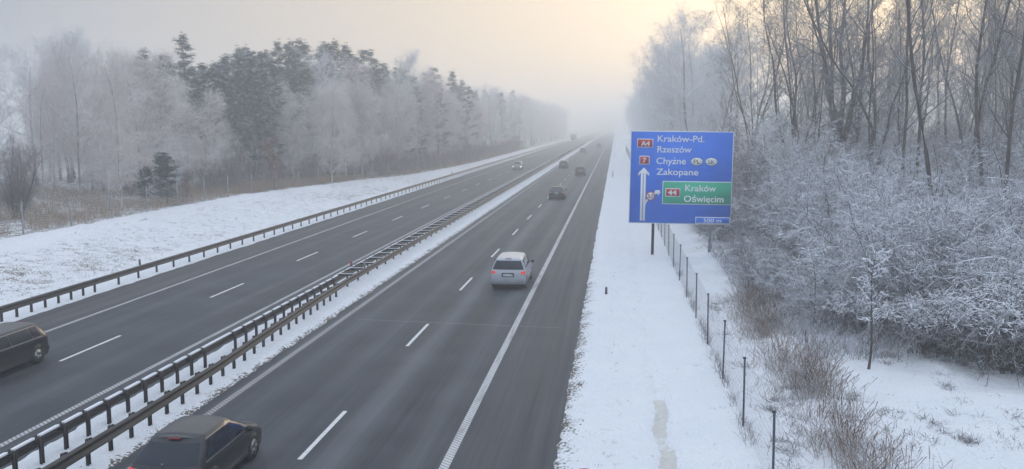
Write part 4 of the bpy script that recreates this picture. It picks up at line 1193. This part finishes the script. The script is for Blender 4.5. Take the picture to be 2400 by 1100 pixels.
# ---- right side: frosted row along the verge, then the near wood
RF = 'hoar-frosted tree in the row right of the motorway beyond the blue sign, one of many'
plant(frosted[0], at(1612, 128), 128, 1.06, 1, 'tall rounded frosted tree standing above the left half of the blue sign', 'frosted row beyond the sign')
plant(frosted[2], at(1660, 118), 118, 0.95, 2, 'frosted tree above the right edge of the blue sign', 'frosted row beyond the sign')
plant(frosted[1], at(1560, 160), 160, 1.02, 2, 'frosted tree above the left edge of the blue sign', 'frosted row beyond the sign')
Y = 150.0
while Y < 680:
    for row in range(2):
        x = 10.5 + row * 6.5 + random.uniform(-1, 1.8)
        plant(random.choice(frosted), x, Y + random.uniform(-2, 2), random.uniform(.82, 1.06), None, RF, 'frosted row beyond the sign')
    Y += max(7.0, Y * 0.034)
RT = 'tall thin bare tree with dark trunk in the crowded right wood, one of many'
plant(multis[0], at(1948, 78), 78, 1.0, 0.3, 'largest many-stemmed dark tree rising behind the snowy bushes right of the sign', 'dark trees of the right wood')
plant(multis[1], at(1850, 84), 84, 0.95, 1.3, 'many-stemmed dark tree between the sign and the largest tree', 'dark trees of the right wood')
plant(multis[2], at(2010, 72), 72, 1.05, 2.6, 'slim many-stemmed tree just right of the largest dark tree', 'dark trees of the right wood')
plant(multis[2], at(1760, 98), 98, 1.0, 0.6, 'slim many-stemmed tree just right of the blue sign', 'dark trees of the right wood')
for i, (px, Y, s) in enumerate([(2085, 62, 1.0), (2165, 52, 1.0), (2215, 58, 1.05), (2262, 55, 1.0), (2300, 48, .95), (2345, 50, 1.0), (2392, 46, 1.0), (2125, 66, 1.0), (2440, 52, 1.0), (2490, 50, 1), (2240, 72, 1.0), (2370, 64, 1.0)]):
    plant(slends[i % 4], at(px, Y), Y, s, None, ['thick dark trunk', 'slim dark trunk', 'tall straight trunk', 'leaning dark trunk'][i % 4] + ' standing %s from the left in the front line of the right wood' % 'first second third fourth fifth sixth seventh eighth ninth tenth eleventh twelfth'.split()[sorted([2085, 2165, 2215, 2262, 2300, 2345, 2392, 2125, 2440, 2490, 2240, 2370]).index(px)], 'front trunks of the right wood')
n = 0
while n < 125:
    Y = random.uniform(74, 200); px = random.uniform(1690, 2560)
    x = at(px, Y)
    if x < 13.5: continue
    if x / Y < .19 and random.random() < .5: continue
    plant(random.choice(slends), x, Y, random.uniform(.7, 1.0), None, RT, 'slim trees of the right wood'); n += 1
# grey background thicket deep in the right wood
n = 0
while n < 120:
    Y = random.uniform(68, 150); px = random.uniform(1660, 2560); x = at(px, Y)
    if x < 13: continue
    plant(random.choice(fbush if n % 3 == 0 else dshrubs), x, Y, random.uniform(1.3, 2.1), None, 'grey frosted understorey bush deep in the right wood, one of many', 'understorey of the right wood'); n += 1
# snowy bushes
RS = 'snow-laden bush in the dense thicket right of the wire fence, one of many'
n = 0
while n < 150:
    Y = random.uniform(35, 84); x = random.uniform(6.0, 34)
    edge = 6.6 + max(0, (50 - Y)) * 0.36 if Y < 50 else 6.4
    if Y < 58 and x < edge + 0.8: continue
    if Y >= 58 and x < 6.6: continue
    if x / Y > 0.50: continue
    big = random.uniform(.72, 1.1) * (0.85 if x < 10 else random.choice((1.1, 1.25, 1.45)) if Y > 42 else 1.1)
    if Y < 66 and x - 4.3 * big < 0.124 * Y: continue
    if x < 5.2 + .095 * Y and random.random() < .7: plant(dshrubs[n % 2], x, Y, big * 1.1, None, 'dark sparsely snowed bush on the fence side of the right thicket, one of many', 'dark bushes of the right thicket')
    else: plant(shrubs[n % 6], x, Y, big, None, RS, 'snowy bushes of the right thicket')
    n += 1
for i in range(16):
    Y = 66 + i * 5.5; plant(shrubs[i % 4], 7.6 + random.uniform(0, 1.6), Y, random.uniform(.6, .85), None, 'low snowy bush behind the blue sign along the fence line, one of many', 'low bushes behind the sign')
for i in range(46):
    Y = random.uniform(38, 60); x = 6.5 + max(0, 44 - Y) * .25 + random.uniform(0, 6.5)
    plant(dshrubs[i % 2] if i % 3 else shrubs[i % 6], x, Y, random.uniform(.42, .62), None, 'low dark thicket bush between the reeds and the snowy bushes, one of many', 'low thicket bushes by the fence')
ab = arching_bush(2.6, 150, 2.9)
ab2 = arching_bush(2.1, 120, 2.4)
plant(ab, 13.6, 32.2, 1.0, 0, 'biggest dark bush with arching snow-laden stems at the right edge', 'dark arching bushes')
plant(ab2, 11.9, 34.4, 0.95, 1, 'dark hollow arching bush beside the open snow', 'dark arching bushes')
plant(ab, 15.6, 35.5, 1.1, 2, 'dark arching bush furthest back by the right edge', 'dark arching bushes')
plant(ab2, 10.3, 37.5, 0.8, 3, 'small dark arching bush left of the hollow one', 'dark arching bushes')
yt = Kind('young_tree', 'tree')
P, R = stem(4.2, 0.045, 10, (.03, 0), .05); B, BR = spawn(P, R, 30, .38, .98, (45, 80), (.5, 1.1), 6, .5, .3, .15, minr=.012, lfn=lambda t: 1.1 - .6 * t)
C, CR = spawn(B, BR, 6, .15, 1, (30, 70), (.15, .35), 4, .7, 0, .2, minr=.011)
yt.add('trunk', [tubes(P, R, 7)], M['dark_bark']); yt.add('crown', [tubes(B, BR, 3), tubes(C, CR, 3)], M['shrub_dark']); yt.add('snow', [snow_on(B, BR, 1.3, .010), snow_on(C, CR, 1.3, .008)], M['snow'])
plant(yt, at(2032, 32.2), 32.2, 1.0, 0, 'young tree with a bare dark stem and snowy twigs in the clearing')
plant(yt, at(1905, 39), 39, .8, 2, 'thin young tree left of the one in the clearing, snowy twigs')

# ---- stuff: dry grass, reeds, weeds
def stalks(name, X, Y, h, r, m, lean=0.25, label=None, seg=4, head=None):
    N = len(X); P = np.zeros((N, seg, 3))
    P[:, 0, 0], P[:, 0, 1], P[:, 0, 2] = X, Y, ground_z(X, Y) - 0.04
    d = np.stack([rng.normal(size=N) * lean, rng.normal(size=N) * lean, np.ones(N)], 1)
    H = h * rnd(0.5, 1.1, N)
    for j in range(1, seg):
        d[:, :2] *= 1.25; d += rng.normal(size=(N, 3)) * 0.06; dd = d / np.linalg.norm(d, axis=1, keepdims=True)
        P[:, j] = P[:, j - 1] + dd * (H / (seg - 1))[:, None]
    R = np.repeat(np.linspace(1, .4, seg)[None], N, 0) * r
    if head: R[:, -1] = head; R[:, -2] = r * .6
    v, q = tubes(P, R, 3)
    o = link(bpy.data.objects.new(name, np_mesh(name, v, q, m, True))); tag(o, label, None, None, 'stuff')
    return o
M['dry'] = bark_mat('dry_grass', (0.24, 0.155, 0.095), (0.40, 0.29, 0.20), (0.7, 0.7, 0.72), 0.5, 1.0, 0.4)
M['reed'] = bark_mat('dry_reed', (0.12, 0.078, 0.058), (0.28, 0.20, 0.15), (0.76, 0.79, 0.85), 0.25, 0.6, 0.85)
M['weed'] = bark_mat('dead_weed', (0.05, 0.036, 0.032), (0.11, 0.085, 0.07), (0.76, 0.79, 0.85), 0.35, 0.7, 0.7)
N = 30000
Y = 46 + 74 * rng.random(N) ** 1.3; X = fence_x(Y) - 0.3 - np.where(Y < 90, 26, 8) * rng.random(N) ** 1.2
keep = vnoise(X * .5, Y * .3, 91) > .28; X, Y = X[keep], Y[keep]
stalks('dry_grass', X, Y, 0.85, 0.011, M['dry'], .2)
N = 4200
Y = 115 + 200 * rng.random(N); X = fence_x(Y) - 0.2 - 3 * rng.random(N)
stalks('dry_grass', X, Y, 0.9, 0.016, M['dry'], .2)
# tufts poking through the snow of the left bank
K = 1500; yy = 26 + 110 * rng.random(K) ** 1.2; ff = rng.random(K); xx = -27.2 + (fence_x(yy) + 27.2) * ff * .85
keep = fbm(xx * .2, yy * .12, 5) > .44; xx, yy = xx[keep], yy[keep]
X = np.repeat(xx, 7) + rng.normal(size=len(xx) * 7) * .07; Y = np.repeat(yy, 7) + rng.normal(size=len(xx) * 7) * .10
stalks('grass_tufts', X, Y, 0.16, 0.008, M['weed'], .7, seg=3)
# reeds by the right fence
t_ = rng.random(4600); Y = 21.0 + 26 * t_ ** .9
X = 6.15 + 0.25 * np.sin(Y * .45) + rng.normal(size=4600) * (0.32 + 0.18 * vnoise(Y * .6, Y * 0, 4)) + np.where(Y > 36, (Y - 36) * .05, 0)
keep = (fbm(X * 1.1, Y * .7, 44) > .47) ; X, Y = X[keep], Y[keep]
stalks('dry_reeds', X, Y, 1.2, 0.0060, M['reed'], .34, head=0.012)
N = 2600; Y = 19 + 26 * rng.random(N); X = 6.0 + rng.normal(size=N) * .75 + np.where(Y < 25, (25 - Y) * .12, 0)
stalks('dry_reeds', X, Y, 0.55, 0.007, M['reed'], .6)
# dead weeds scattered over the clearing and along the fence
K = 950; yy = 20 + 24 * rng.random(K); xx = 4.2 + 12 * rng.random(K)
keep = fbm(xx * .35, yy * .35, 61) > .47; xx, yy = xx[keep], yy[keep]
n7 = 16; X = np.repeat(xx, n7) + rng.normal(size=len(xx) * n7) * .10; Y = np.repeat(yy, n7) + rng.normal(size=len(xx) * n7) * .10
stalks('dead_weeds', X, Y, 0.30, 0.007, M['weed'], 1.0)
K = 900; yy = 19 + 70 * rng.random(K) ** 1.6; xx = -1.65 + 1.9 * rng.random(K) ** 2.2
X = np.repeat(xx, 6) + rng.normal(size=K * 6) * .04; Y = np.repeat(yy, 6) + rng.normal(size=K * 6) * .05
stalks('grass_tufts', X, Y, 0.12, 0.006, M['weed'], .8, seg=3)
K = 130; yy = 20 + 40 * rng.random(K); xx = 0.2 + 3.2 * rng.random(K)
X = np.repeat(xx, 7) + rng.normal(size=K * 7) * .05; Y = np.repeat(yy, 7) + rng.normal(size=K * 7) * .05
stalks('grass_tufts', X, Y, 0.10, 0.006, M['weed'], .9, seg=3)
N = 900; Y = 21 + 36 * rng.random(N) ** 1.2; X = 3.66 + rng.normal(size=N) * .09
keep = vnoise(Y * .9, X * 0, 12) > .42; stalks('dead_weeds', X[keep], Y[keep], 0.5, 0.005, M['weed'], .35)
# undergrowth between reeds and thicket
N = 6500; Y = 33 + 30 * rng.random(N); X = 6.2 + np.maximum(0, 40 - Y) * .15 + (5.5 * rng.random(N)) * np.clip((Y - 30) / 8, .3, 1.4)
stalks('thicket_undergrowth', X, Y, 0.9, 0.010, M['shrub_twig'], .5)

# ------------------------------------------------------------------ haze
hm = bpy.data.materials.new('winter_haze'); hm.use_nodes = True
ht = hm.node_tree; ht.nodes.clear()
ho = ht.nodes.new('ShaderNodeOutputMaterial'); hv = ht.nodes.new('ShaderNodeVolumePrincipled')
hv.inputs['Color'].default_value = (0.955, 0.985, 0.995, 1)
hv.inputs['Density'].default_value = HAZE
hv.inputs['Anisotropy'].default_value = 0.55
ht.links.new(hv.outputs[0], ho.inputs['Volume'])
b = MB(); b.box((0, 770, 16.3), (1460, 1690, 35.6)); o = b.build('haze', hm); tag(o, kind='stuff')
